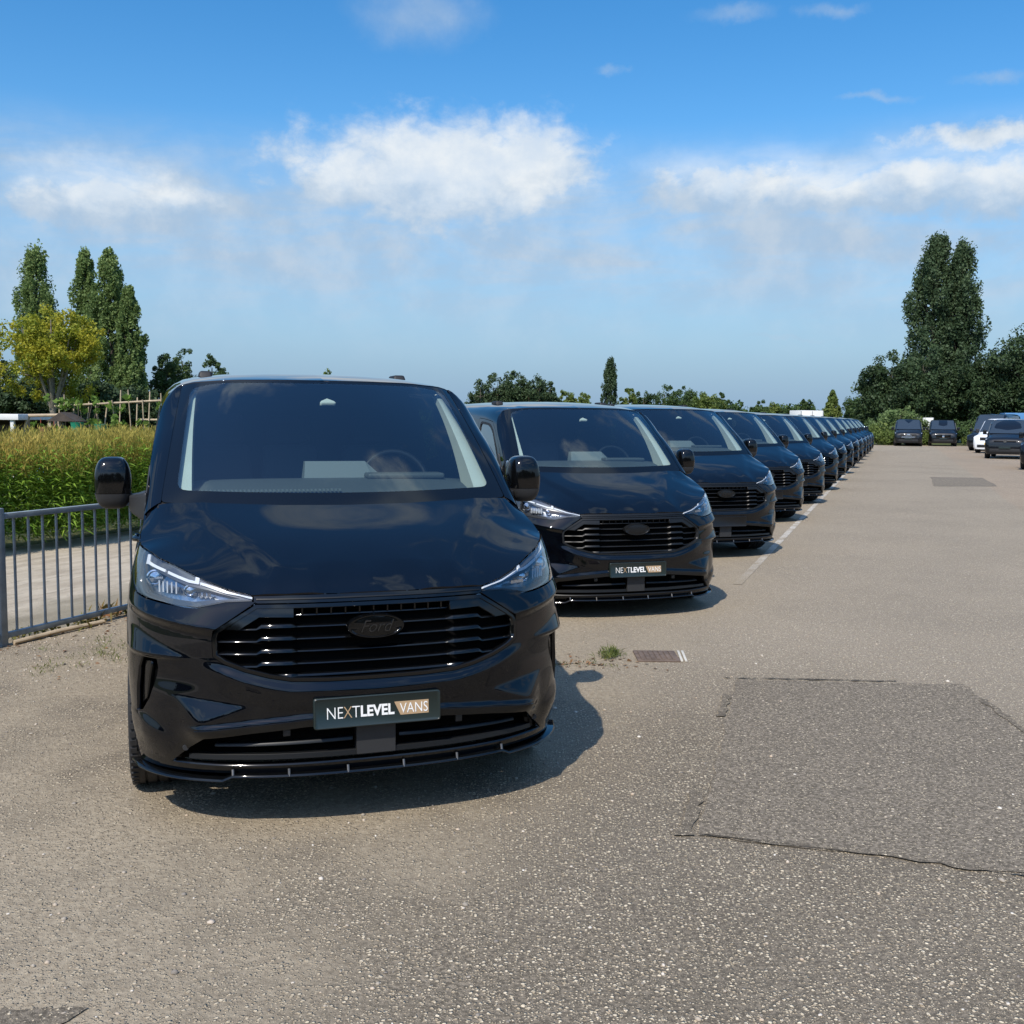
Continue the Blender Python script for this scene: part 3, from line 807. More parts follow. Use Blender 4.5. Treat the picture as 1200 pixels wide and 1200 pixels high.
    for k in range(n): F.append((0, 1 + k, 1 + (k + 1) % n))
    for j in range(5):
        for k in range(n): F.append((1 + j * n + k, 1 + (j + 1) * n + k, 1 + (j + 1) * n + (k + 1) % n, 1 + j * n + (k + 1) % n))
    ov.add(V, F); em = ov.obj('badge', 'gloss_black', van, loc=(0, .046, .826), smooth=True)
    tm = text_data('badge_lettering', 'Ford', .074, 'chrome_dark', shear=.45, depth=.002, bold=-.0006)
    tm.transform(Matrix.Translation((-.072, -.0155, -.022)) @ Matrix.Rotation(R(90), 4, 'X') @ Matrix.Scale(.92, 4, (1, 0, 0)))
    obj('badge_lettering', tm, em)
    # --- number plate
    pl = MB(); ro = round_poly([(-.268, -.064), (.268, -.064), (.268, .064), (-.268, .064)], .012, 3)
    m = len(ro); pl.add([(x, -.008, z) for x, z in ro] + [(x * .985, -.011, z * .94) for x, z in ro] + [(x * .978, -.009, z * .91) for x, z in ro] + [(x, .02, z) for x, z in ro],
        [tuple(range(2 * m, 3 * m))] + [(j * m + k, j * m + (k + 1) % m, (j + 1) * m + (k + 1) % m, (j + 1) * m + k) for j in (0, 1) for k in range(m)] + [(3 * m + k, 3 * m + (k + 1) % m, (k + 1) % m, k) for k in range(m)])
    plate = pl.obj('number_plate', 'plate_dark', van, loc=(0, .006, .478), smooth=True)
    plate.rotation_euler = (R(-4), 0, 0)
    def word(s, x0, x1, mat, bold, y=-.0105, h=.047, zb=-.0235):
        me = text_data('plate_lettering', s, h / .70, mat, bold=bold, depth=.0006)
        co = np.array([v.co for v in me.vertices]); a, b = co[:, 0].min(), co[:, 0].max(); c, d = co[:, 1].min(), co[:, 1].max()
        me.transform(Matrix.Translation((x0, y, zb)) @ Matrix.Rotation(R(90), 4, 'X') @ Matrix.Diagonal(((x1 - x0) / (b - a), h / (d - c), 1, 1)) @ Matrix.Translation((-a, -c, 0)))
        return obj('plate_lettering', me, plate)
    word('NE', -.214, -.148, 'plate_white', -.0008); word('X', -.146, -.110, 'plate_gold', -.0008); word('T', -.110, -.078, 'plate_white', -.0008)
    word('LEVEL', -.074, .068, 'plate_white', .0022)
    gb = MB().add([(.068, -.0106, .0285), (.094, -.0106, -.0285), (.216, -.0106, -.0285), (.216, -.0106, .0285), (.068, -.005, .0285), (.094, -.005, -.0285), (.216, -.005, -.0285), (.216, -.005, .0285)], [(0, 1, 2, 3), (4, 5, 1, 0), (5, 6, 2, 1), (6, 7, 3, 2), (7, 4, 0, 3)])
    gb.obj('plate_lettering_box', 'plate_gold', plate)
    word('VANS', .092, .212, 'plate_white', -.0004, y=-.0118, h=.042, zb=-.021)
    # --- headlights
    hl = HL_TOP + HL_OUT + HL_BOT
    for s in (1, -1):
        S = (lambda P: P) if s > 0 else (lambda P: [(-u, v) for u, v in P])
        h = patch_obj('headlight', 'lens', van, front, S(inset(hl, .003)), step=.03, off=.003)
        patch_obj('lamp_housing', 'lamp_housing', h, front, S(inset(hl, -.006)), step=.04, off=-.06)
        patch_obj('lamp_shroud', 'lamp_shroud', h, front, S(inset(hl, .001)), [S([(.56, .952), (.70, .985), (.80, 1.0), (1.0, 1.05), (1.10, 1.07), (1.13, .99), (1.05, .952), (.88, .942), (.76, .935), (.67, .945)])], step=.03, off=-.016, thick=.03)
        for q in ([(.508, .956), (.575, .969), (.625, .980), (.70, 1.004), (.735, 1.012), (.735, 1.003), (.70, .994), (.62, .971), (.56, .961), (.508, .948)],
                  [(.742, 1.028), (.742, 1.004), (.79, 1.009), (.905, 1.038), (.905, 1.049), (.79, 1.020), (.760, 1.016), (.760, 1.032)],
                  [(.924, 1.043), (1.055, 1.066), (1.075, 1.064), (1.080, 1.102), (1.062, 1.104), (1.058, 1.079), (.924, 1.054)]):
            patch_obj('light_bar', 'drl', h, front, S(q), step=.03, off=-.008, thick=.012)
        for a, z, r in ((1.035, 1.005, .036), (.80, .968, .026)):
            p = front(s * a, z); n = front_n(np.asarray(s * a), np.asarray(z))
            pr = MB().lathe([(0, r), (.012, r * .98), (.014, r * .8), (.006, r * .78), (.010, r * .45), (.012, .0001)], (0, 0, 0), 24, 'z').data('projector', 'lamp_reflector', smooth=True)
            o = obj('projector', pr, h, tuple(p - n * .045)); o.rotation_euler = Vector((s * .25, -1, .1)).to_track_quat('Z', 'Y').to_euler()
        for k in range(5):
            a = .865 + .026 * k; p = front(s * a, .978) - front_n(np.asarray(s * a), np.asarray(.978)) * .03
            MB().box(p, (.006, .03, .046 - .004 * (k % 2))).obj('reflector_fin', 'drl', h)
        for k in range(4):
            a = .70 + .022 * k; p = front(s * a, .957) - front_n(np.asarray(s * a), np.asarray(.957)) * .03
            MB().box(p, (.014, .02, .014)).obj('reflector_cell', 'lamp_reflector', h)
    # --- splitter and its struts
    st = []
    for a, z in ((-1.17, .196), (-1.08, .192), (-.9, .190), (-.645, .190), (-.600, .212), (.600, .212), (.645, .190), (.9, .190), (1.08, .192), (1.17, .196)): st.append((a, z, .038, .011, .11))
    sp = bar('splitter', 'gloss_black', van, st)
    for x in (-.595, -.364, -.12, .12, .364, .595):
        p = front(x * 1.02, .235); MB().tube([(p[0], p[1] - .022, .208), (p[0], p[1] - .012, .238)], .006, 8).obj('splitter_strut', 'brake_metal', sp, smooth=True)
    # --- bonnet
    hb = []
    for x in np.linspace(0, .49, 8): hb.append((x, float(front(x * 1.01, .966)[1]) - .002))
    for a, z in HL_TOP[1:]: p = front(a, z + .004); hb.append((float(p[0]), float(p[1])))
    hb = hb + [(.936, .70), (.926, .80), (.908, .895), (.86, .900), (.72, .852), (.6, .815), (.45, .789), (.3, .772), (.15, .765), (0, .762)]
    patch_obj('bonnet', 'paint', van, bonnet, sym(hb), step=.013, thick=.03, cen=np.array([0, .5, .5]))
    # --- windscreen, black border, cowl
    clear = round_poly([(-.925, .088), (.925, .088), (.93, .93), (.80, .965), (-.80, .965), (-.93, .93)], .06, 4)
    full = round_poly([(-1, 0), (1, 0), (1, .985), (-1, .985)], .03, 3)
    ws = patch_obj('windscreen', 'windscreen', van, screen, clear, step=.05)
    patch_obj('windscreen_border', 'gloss_black', ws, screen, full, [clear], step=.04, thick=.006)
    sn = patch_obj('rain_sensor', 'trim_pale', ws, screen, [(-.055, .80), (.055, .80), (.045, .815), (.0, .838), (-.045, .815)], step=.02, off=-.01, thick=.02)
    cw = MB()
    V = []; us = np.linspace(-1, 1, 25)
    Bt = screen(us, np.zeros(25))
    for b, u in zip(Bt, us): V += [(b[0] * 1.0, b[1] + .03, b[2] + .006), (b[0] * 1.02, b[1] - .03, b[2] - .022), (b[0] * 1.02, b[1] - .03, b[2] - .10)]
    cw.add(V, [(3 * i + k, 3 * i + 3 + k, 3 * i + 4 + k, 3 * i + 1 + k) for i in range(24) for k in (0, 1)]); cw.obj('cowl', 'matte_black', van, smooth=True)
    # --- A-pillars (outside) between the screen and the doors
    tt = np.linspace(0, 1, 13)
    ay = np.interp(tt, np.linspace(0, 1, len(APIL)), [p[0] for p in APIL]); av = np.interp(tt, np.linspace(0, 1, len(APIL)), [p[1] for p in APIL])
    outp = shell(ay, av); inn = screen(np.full(13, 1.0), np.clip((outp[:, 2] - 1.292) / (1.842 - 1.292), 0, .985) ** 1.0)
    mbp = MB(); V = []
    for o_, i_ in zip(outp, inn):
        for k in range(6):
            t = k / 5; q = i_ * (1 - t) + o_ * t; bul = 4 * t * (1 - t) * .012
            V.append((q[0] + bul * .6, q[1] - bul * .9 - (.004 if k == 0 else 0), q[2] + bul * .2))
    base = len(V)
    mbp.add(V, [(6 * i + k, 6 * i + k + 1, 6 * i + 7 + k, 6 * i + 6 + k) for i in range(12) for k in range(5)])
    me = mbp.data('windscreen_pillar', 'paint', smooth=True)
    obj('windscreen_pillar', me, van); obj('windscreen_pillar', mirror_data(me, 'windscreen_pillar'), van)
    # --- side and roof skin (one half each, joined on the middle line of the roof)
    def arcp(c, a0, a1, n=16): return [(c[0] + ARCH_R * math.cos(a0 + (a1 - a0) * k / n), c[1] + ARCH_R * math.sin(a0 + (a1 - a0) * k / n)) for k in range(n + 1)]
    zj = ARCH_F[1] + math.sqrt(ARCH_R ** 2 - (ARCH_F[0] - YJ) ** 2); low = math.asin((.215 - ARCH_F[1]) / ARCH_R)
    head = [(float(_HEAD(v)), v) for v in np.linspace(1.95, 2.66, 10)]
    half_o = [(YJ, zj)] + [(YJ, 1.0), (YJ, 1.135), (.72, 1.160), (.82, 1.196)] + APIL + head + [(5.04, 2.66), (5.03, 1.8), (5.05, 1.0), (5.04, .24)] + arcp(ARCH_B, low, math.pi - low) + arcp(ARCH_F, low, math.acos((YJ - ARCH_F[0]) / ARCH_R))[:-1]
    win = round_poly([(1.145, 1.255), (2.05, 1.225), (2.05, 1.735), (1.72, 1.735), (1.58, 1.680), (1.30, 1.42)], .05, 4)
    win2 = round_poly([(2.32, 1.225), (3.42, 1.225), (3.42, 1.735), (2.32, 1.735)], .06, 4)
    door_gap = [(1.02, 1.225), (1.02, .42), (1.30, .30), (2.13, .30), (2.15, 1.0), (2.13, 1.775), (1.66, 1.775), (1.50, 1.690), (1.10, 1.345)]
    gap = inset(door_gap, -.003); doorp = inset(door_gap, .002)
    sh = patch_pair('body_shell', 'paint', van, shell, half_o, [gap, win2], step=.055, thick=.015)
    dr = patch_pair('cab_door', 'paint', van, shell, doorp, [win], step=.045, thick=.02)
    gl = patch_pair('door_window', 'side_glass', dr, shell, inset(win, .008), step=.08, off=-.006)
    patch_pair('side_window', 'dark_glass', van, shell, win2, step=.1, off=-.006)
    ws_ = patch_pair('window_seal', 'matte_black', dr, shell, inset(win, -.012), [inset(win, .014)], step=.06, off=.002, thick=.01)
    for d, s in zip(dr, (1, -1)):
        p = shell(np.array(1.98), np.array(1.02)); q = shell(np.array(1.80), np.array(1.02))
        MB().tube([(s * (p[0] - .01), 1.99, 1.02), (s * (p[0] + .016), 1.96, 1.02), (s * (q[0] + .016), 1.82, 1.02), (s * (q[0] - .01), 1.79, 1.02)], .014, 8).obj('door_handle', 'paint', d, smooth=True)
    # inner liner so that the gaps are dark, sill and wheel housings
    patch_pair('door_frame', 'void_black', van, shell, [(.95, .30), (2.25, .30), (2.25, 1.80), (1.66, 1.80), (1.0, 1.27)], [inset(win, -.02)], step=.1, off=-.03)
    # --- tail
    ys = np.linspace(.22, 2.66, 40); sec = shell(np.full(40, 5.02), ys)
    rr = [(float(p[0]), float(p[2])) for p in sec]
    def tail(x, z): return np.stack([x, 5.05 + .03 * (1 - (x / .97) ** 2) - .10 * np.clip((z - 1.1) / .85, 0, 1) ** 2, z], -1)
    bwin = round_poly([(-.72, 1.18), (.72, 1.18), (.64, 1.72), (-.64, 1.72)], .06)
    tl = patch_obj('tailgate', 'paint', van, tail, sym([(0, .22)] + rr[:-1] + [(0, rr[-1][1])]), [bwin], step=.1, thick=.02)
    patch_obj('rear_window', 'dark_glass', tl, tail, bwin, step=.2, off=-.004)
    for s in (-1, 1): patch_obj('tail_light', 'tail_red', tl, tail, [(s * .84, .8), (s * .93, .8), (s * .90, 1.25), (s * .82, 1.25)], step=.1, off=.004, thick=.01)
    # --- mirrors
    mc = MB(); n, m_ = 20, 14
    def sup(t, e): return math.copysign(abs(t) ** e, t)
    def mirror_shell(name, mat, parent, z0, z1, c, hx, hy, hz, e=.55):
        mb = MB(); V = []; F = []
        js = [z0 + (z1 - z0) * k / 12 for k in range(13)]
        for ph in js:
            for k in range(28):
                th = 2 * math.pi * k / 28
                tx = 1 - .10 * max(0, math.sin(ph)) - .10 * max(0, -math.sin(ph))
                V.append((c[0] + hx * tx * sup(math.cos(ph), .5) * sup(math.cos(th), e), c[1] + hy * sup(math.cos(ph), .5) * sup(math.sin(th), e), c[2] + hz * sup(math.sin(ph), .75)))
        for j in range(12):
            for k in range(28): F.append((j * 28 + k, j * 28 + (k + 1) % 28, (j + 1) * 28 + (k + 1) % 28, (j + 1) * 28 + k))
        F += [tuple(range(28))[::-1], tuple(range(12 * 28, 13 * 28))]
        mb.add(V, F); return mb.obj(name, mat, parent, smooth=True)
    for s in (1, -1):
        c = (s * 1.072, 1.27, 1.365)
        cap = mirror_shell('door_mirror', 'gloss_black', van, -.28, 1.5, c, .088, .10, .128)
        mirror_shell('mirror_base', 'plastic', cap, -1.45, -.30, c, .090, .10, .128)
        arm = MB(); V = []
        for (x, y, z, h, d) in ((1.0, 1.27, 1.272, .035, .07), (.985, 1.25, 1.262, .045, .075), (.95, 1.20, 1.255, .060, .085), (.915, 1.16, 1.255, .075, .09)):
            V += [(s * x, y - d, z - h), (s * x, y + d, z - h), (s * x, y + d, z + h), (s * x, y - d, z + h)]
        arm.add(V, [(4 * i + k, 4 * i + (k + 1) % 4, 4 * i + 4 + (k + 1) % 4, 4 * i + 4 + k) for i in range(3) for k in range(4)] + [(0, 1, 2, 3), (12, 13, 14, 15)])
        arm.obj('mirror_arm', 'plastic', cap, bevel=.014, seg=3)
        MB().box((c[0], c[1] + .095, c[2] + .01), (.13, .012, .17)).obj('mirror_glass', 'chrome', cap, bevel=.004)
        # small sail panel at the foot of the pillar
        sail = [(1.045, 1.245), (1.16, 1.235), (1.29, 1.40), (1.26, 1.45)]
        S = shell if s > 0 else (lambda y, v: shell(y, v) * np.array([-1, 1, 1]))
        patch_obj('mirror_sail', 'plastic', cap, S, sail, step=.05, off=.006, thick=.012)
    # --- roof mounts, aerial foot
    for x in (-.60, .60):
        for y in (2.35, 4.2):
            zt = float(shell(np.array(y), np.array(2.07))[2])
            MB().box((x * .98, y, zt + .010), (.085, .20, .040), taper=.78).obj('roof_mount', 'matte_black', van, bevel=.014, seg=3)
    # --- wheels
    tyre = [(-.118, .262), (-.122, .285), (-.120, .315), (-.108, .335), (-.085, .3435)]
    for g in (-.050, -.0, .050): tyre += [(g - .006, .345), (g - .005, .337), (g + .005, .337), (g + .006, .345)]
    tyre += [(.085, .3435), (.108, .335), (.120, .315), (.122, .285), (.118, .262), (.0, .25)]
    tb = MB().lathe(tyre, (0, 0, 0), 56, 'x', close=True)
    for k in range(56):                                   # cross grooves as small raised shoulder blocks
        t = 2 * math.pi * (k + .5) / 56
        for s in (-1, 1):
            q = Matrix.Rotation(t, 3, 'X'); tb.box(q @ Vector((s * .098, .3405, 0)), (.030, .012, .024), q)
    tyre_d = tb.data('tyre', 'rubber', smooth=True)
    rm = MB().lathe([(-.10, .262), (-.112, .258), (-.10, .245), (-.02, .235), (.09, .24), (.11, .262)], (0, 0, 0), 40, 'x')
    rm.lathe([(-.07, .0001), (-.072, .04), (-.060, .072), (-.03, .075)], (0, 0, 0), 20, 'x')
    for k in range(10):
        q = Matrix.Rotation(2 * math.pi * k / 10, 3, 'X')
        V = [q @ Vector(p) for p in ((-.066, .05, -.016), (-.066, .05, .016), (-.094, .245, .022), (-.094, .245, -.022), (-.03, .05, -.014), (-.03, .05, .014), (-.055, .245, .018), (-.055, .245, -.018))]
        rm.add(V, [(0, 1, 2, 3), (7, 6, 5, 4), (0, 3, 7, 4), (1, 5, 6, 2), (3, 2, 6, 7), (0, 4, 5, 1)])
    rim_d = rm.data('rim', 'rim_black', smooth=True)
    disc_d = MB().lathe([(-.01, .06), (-.01, .165), (.012, .165), (.012, .06)], (0, 0, 0), 28, 'x', close=True).data('brake_disc', 'brake_metal', smooth=True)
    for y in (ARCH_F[0], ARCH_B[0]):
        for s in (1, -1):
            w = obj('wheel', tyre_d, van, (s * .885, y, WH_Z)); w.rotation_euler = (0, 0, 0 if s < 0 else math.pi)
            obj('rim', rim_d, w); obj('brake_disc', disc_d, w)
            # wheel housing: an arched dark tub above the wheel
            tub = MB(); V = []
            for k in range(13):
                t = math.pi * (-.12 + 1.24 * k / 12); yy, zz = y + (ARCH_R + .0) * math.cos(t), ARCH_F[1] + (ARCH_R + .0) * math.sin(t)
                V += [(s * .97, yy, max(zz, .2)), (s * .66, yy, max(zz, .2))]
            tub.add(V, [(2 * k, 2 * k + 1, 2 * k + 3, 2 * k + 2) for k in range(12)]); tub.obj('wheel_housing', 'void_black', van)
    MB().box((0, 2.65, .32), (1.30, 4.5, .20)).box((0, 2.48, .31), (1.86, 2.2, .18)).obj('underbody', 'void_black', van)
    # --- cabin
    ds = MB(); V = []; xs = np.linspace(-1, 1, 21)
    prof = [(.86, 1.235), (.93, 1.305), (1.06, 1.345), (1.20, 1.372), (1.31, 1.376), (1.36, 1.345), (1.40, 1.20), (1.38, .80)]
    for x in xs:
        for y, z in prof: V.append((x * .83, y + .13 * abs(x) ** 2.2 * max(0, (1.38 - y) / .5), z - .02 * abs(x) ** 4))
    k = len(prof); ds.add(V, [(i * k + j, i * k + j + 1, (i + 1) * k + j + 1, (i + 1) * k + j) for i in range(20) for j in range(k - 1)])
    dash = ds.obj('dashboard', 'dash', van, smooth=True)
    pod = MB().add([(-.13, 1.33, 1.372), (.235, 1.33, 1.372), (.30, 1.36, 1.372), (.20, 1.37, 1.462), (-.12, 1.37, 1.462), (-.13, 1.44, 1.37), (.30, 1.44, 1.37), (.20, 1.43, 1.46), (-.12, 1.43, 1.46)],
        [(0, 1, 2, 3, 4), (4, 3, 7, 8), (0, 4, 8, 5), (2, 6, 7, 3)])
    pod.obj('display_pod', 'dash_pale', dash)
    for q in range(34):
        x = -.66 + .02 * q; MB().box((x, .975 + .11 * abs(x / .83) ** 2.2, 1.336 - .004 * abs(x)), (.009, .03, .008)).obj('defroster_fin', 'dash_pale', dash) if q % 1 == 0 else None
    MB().box((.40, 1.29, 1.385), (.42, .14, .035)).obj('instrument_hood', 'dash', dash, bevel=.015, seg=3)
    stw = MB(); ring = []
    for k in range(29): t = 2 * math.pi * k / 28; ring.append((.185 * math.cos(t), 0, .185 * math.sin(t)))
    stw.tube(ring, .017, 10, cap=False); stw.box((0, .02, 0), (.13, .05, .12)); stw.box((0, .012, 0), (.33, .02, .035)); stw.box((0, .012, -.09), (.05, .02, .16))
    so = stw.obj('steering_wheel', 'satin_black', van, loc=(.40, 1.52, 1.335), smooth=True); so.rotation_euler = (R(-24), 0, 0)
    for x in (.42, -.10, -.50):
        wd = .48 if x > 0 else .40
        st_ = MB().box((x, 1.95, .88), (wd, .52, .16)).obj('seat', 'seat', van, bevel=.05, seg=3)
        b = MB().box((x, 2.24, 1.22), (wd * .96, .13, .62), Matrix.Rotation(R(-12), 3, 'X'), taper=.86).obj('backrest', 'seat', st_, bevel=.05, seg=3)
        MB().box((x, 2.33, 1.62), (.26, .09, .18), Matrix.Rotation(R(-10), 3, 'X')).obj('headrest', 'seat', st_, bevel=.04, seg=3)
    bk = shell(np.full(14, 2.62), np.linspace(.5, 2.64, 14)); br = [(float(p[0]) - .045, float(p[2]) - .02) for p in bk]
    br = br + [(-x, z) for x, z in reversed(br)]
    MB().add([(x, 2.62, z) for x, z in br], [tuple(range(len(br)))]).obj('bulkhead', 'dash', van)
    MB().box((0, 1.75, .45), (1.7, 1.7, .04)).obj('cab_floor', 'void_black', van)
    # pale inner trim of the A-pillars and the grey headliner
    V = []
    for v in np.linspace(.05, .955, 14):
        p = screen(np.array(.955), np.array(v)); wid = .055 + .17 * (1 - v) ** 1.7
        p = p + np.array([-.0, .015, -.015])
        V += [tuple(p), tuple(p + np.array([-.030 - .32 * wid, .02, .0])), tuple(p + np.array([-.036 - .36 * wid, .03 + wid * .9, .0]))]
    tr = MB().add(V, [(3 * i + k, 3 * i + 3 + k, 3 * i + 4 + k, 3 * i + 1 + k) for i in range(13) for k in (0, 1)]).data('pillar_trim', 'trim_pale', smooth=True)
    obj('pillar_trim', tr, van); obj('pillar_trim', mirror_data(tr, 'pillar_trim'), van)
    V = []
    for y in np.linspace(1.62, 2.6, 6):
        for v in np.linspace(1.93, 2.66, 8):
            p = shell(np.array(y), np.array(v)); V.append((p[0], p[1], p[2] - .05))
    fc = [(i * 8 + j, i * 8 + j + 1, i * 8 + 9 + j, i * 8 + 8 + j) for i in range(5) for j in range(7)]
    n0 = len(V); V2 = V + [(-x, y, z) for x, y, z in V]
    MB().add(V2, fc + [tuple(reversed([i + n0 for i in f])) for f in fc]).obj('headliner', 'dash', van, smooth=True)
    return van
def inset_half(h, d):
    """inset a half outline that starts and ends on, or closes across, the middle line"""
    full = sym(h); q = inset(full, d); n = len(h)
    out = list(q[:n]); out[0] = (0., out[0][1])
    return out
principled('chrome_dark', (.009, .0095, .010), .12, coat=.8)
# ------------------------------------------------------------------ the long row of vans
GROUP = 'black vans parked side by side in the long row'
proto = build_van()
poses = [(-.553, 4.212, 18.66, .042), (1.108, 8.884, 17.72, -.039), (2.713, 12.849, 18.91, 0.), (4.378, 17.434, 18.94, .002), (5.922, 21.392, 17.4, -.017)]
for k in range(1, 10): poses.append((5.96 + 1.622 * k, 21.45 + 4.30 * k, 17.6 + RND.uniform(-1.2, 1.2), RND.uniform(-.012, .012)))
LABELS = ['black van nearest the camera, parked beside the grey steel fence, with a lettered plate',
  'second black van of the row, with a plain oval badge and a small lettered plate',
  'third black van of the row counted from the nearest one',
  'fourth black van of the row counted from the nearest one',
  'fifth black van of the row counted from the nearest one', 'sixth black van of the row counted from the nearest one',
  'seventh black van of the row counted from the nearest one', 'eighth black van of the row counted from the nearest one',
  'ninth black van of the row counted from the nearest one', 'tenth black van of the row, a narrow sliver far off',
  'eleventh black van of the row, a narrow sliver far off', 'fourth black van from the far end of the row',
  'third black van from the far end of the row', 'last black van at the far end of the row by the bush']
LABELS[11] = 'twelfth black van of the row, third from its far end'; LABELS[12] = 'thirteenth black van of the row, next to the last one'
SKIP_FAR = {'plate_lettering', 'plate_lettering_box', 'defroster_fin', 'reflector_fin', 'reflector_cell', 'splitter_strut', 'badge_lettering', 'projector', 'brake_disc', 'sensor', 'parking_sensor', 'vent_fin', 'bright_line', 'fin'}
SKIP_MID = {'plate_lettering', 'plate_lettering_box', 'defroster_fin', 'reflector_cell', 'sensor', 'parking_sensor'}
for i, (x, y, a, dz) in enumerate(poses):
    skip = () if i == 0 else {'badge_lettering'} if i == 1 else SKIP_MID if i < 5 else SKIP_FAR
    if i == 0: continue
    v = copy_tree(proto, None, skip)
    v.location = (x, y, 0); v.rotation_euler = (0, 0, R(a)); tag(v, LABELS[i], 'van', GROUP)
    for ch in v.children:
        nm = ch.name.split('.')[0]
        if nm not in ('wheel',): ch.location.z += dz
    # from the second van on, grille and badge are satin instead of gloss
    if i in (1, 2, 3, 4):
        for ch in list(v.children) + [g for c in v.children for g in c.children]:
            if i > 1 and ch.name.split('.')[0] == 'number_plate': ch.material_slots[0].link = 'OBJECT'; ch.material_slots[0].material = MATS['satin_black']
            if ch.name.split('.')[0] in ('grille', 'slat', 'upper_blade', 'badge', 'grille_strip', 'fin', 'intake_frame') and ch.material_slots:
                ch.material_slots[0].link = 'OBJECT'; ch.material_slots[0].material = MATS['satin_black']
x, y, a, dz = poses[0]
proto.location = (x, y, 0); proto.rotation_euler = (0, 0, R(a)); tag(proto, LABELS[0], 'van', GROUP)
for ch in proto.children:
    if ch.name.split('.')[0] != 'wheel': ch.location.z += dz
# ------------------------------------------------------------------ fence, hedge, weeds, drain
principled('galvanised', (.24, .275, .29), .5, metal=.15, var=.25, vscale=9, rvar=.15)
principled('bleached_wood', (.42, .33, .22), .8, var=.25, vscale=8)
principled('dark_wood', (.060, .045, .035), .8, var=.3, vscale=6)
principled('white_board', (.72, .72, .70), .6, var=.06)
principled('bark', (.085, .070, .055), .95, var=.35, vscale=5, bump=(12, .6, .03))
principled('pale_bark', (.20, .175, .135), .9, var=.35, vscale=4, bump=(12, .5, .03))
principled('blue_plastic', (.10, .22, .50), .4); principled('red_plastic', (.45, .10, .06), .5); principled('green_plastic', (.02, .24, .14), .4)
principled('blue_cover', (.055, .19, .40), .6, var=.1); principled('clay', (.30, .13, .07), .8)
foliage('hedge_leaf', (.14, .28, .028), (.32, .46, .070), (.22, .35, .045), .45, .9)
foliage('hedge_plume', (.36, .27, .060), (.50, .39, .10), (.30, .29, .060), .40, .7, .8)
foliage('weed_leaf', (.17, .15, .045), (.27, .11, .045), (.11, .15, .035), .3, 1.4)
foliage('grass_blade', (.13, .15, .04), (.22, .21, .07), (.09, .13, .028), .3, 1.1)
foliage('dry_leaf', (.16, .085, .045), (.27, .17, .09), None, .1)

def fast_quads(name, mat, Q, smooth=False):
    """Q: (n, 4, 3) array of quads"""
    Q = np.asarray(Q); n = len(Q)
    return mesh_data(name, Q.reshape(-1, 3), np.arange(n * 4).reshape(n, 4), mat, smooth=smooth)
def blades(rng, base, direc, length, width, droop=.25):
    """lance-shaped leaf: a kite of four points along direc"""
    n = len(base); d = direc / np.linalg.norm(direc, axis=1, keepdims=True)
    side = np.cross(d, np.array([0, 0, 1.]) + rng.normal(0, .35, (n, 3))); side /= np.maximum(np.linalg.norm(side, axis=1, keepdims=True), 1e-6)
    L = length[:, None]; w = width[:, None]
    mid = base + d * L * .42; tip = base + d * L + np.array([0, 0, -1.]) * L * droop
    return np.stack([base, mid + side * w, tip, mid - side * w], 1)

# fence: panels between posts, every bar a part of its own
fence_s0 = -3.82 * DIRX + 7.60 * DIRY
FC = -6.26
bar_d = MB().lathe([(.06, .0001), (.06, .0105), (.965, .0105), (.965, .0001)], (0, 0, 0), 10, 'z').data('bar', 'galvanised', smooth=True)
post_d = MB().box((0, 0, .51), (.062, .062, 1.06)).data('post', 'galvanised', bevel=.004)
PAN = 2.52
rz = math.atan2(DIRY, DIRX)
FL = ['grey steel bar fence panel left of the nearest van', 'grey steel fence panel beginning out of view at the left edge', 'grey steel fence panel behind the nearest van', 'grey steel fence panel behind the second van', 'grey steel fence panel behind the gap after the second van']
for i, k in enumerate((0, -1, 1, 2, 3)):
    x, y = at(fence_s0 + k * PAN, FC)
    f = empty('steel_fence', (x, y, 0), rz); tag(f, FL[i], 'fence', 'steel bar fence panels')
    obj('post', post_d, f)
    MB().box((PAN / 2, 0, .978), (PAN - .05, .045, .042)).obj('rail', 'galvanised', f, bevel=.006)
    MB().box((PAN / 2, 0, .075), (PAN - .05, .045, .042)).obj('rail', 'galvanised', f, bevel=.006)
    for j in range(1, 18): obj('bar', bar_d, f, (.003 + j * PAN / 18, 0, 0))
px, py = at(fence_s0 + .05, FC + .06); qx, qy = at(fence_s0 + .95, FC + .10)
o = MB().tube([(px, py, .022), ((px + qx) / 2, (py + qy) / 2, .03), (qx, qy, .022)], .018, 8).obj('pale_pole', 'bleached_wood', smooth=True)
tag(o, 'pale thin pole lying at the foot of the steel fence', 'pole')

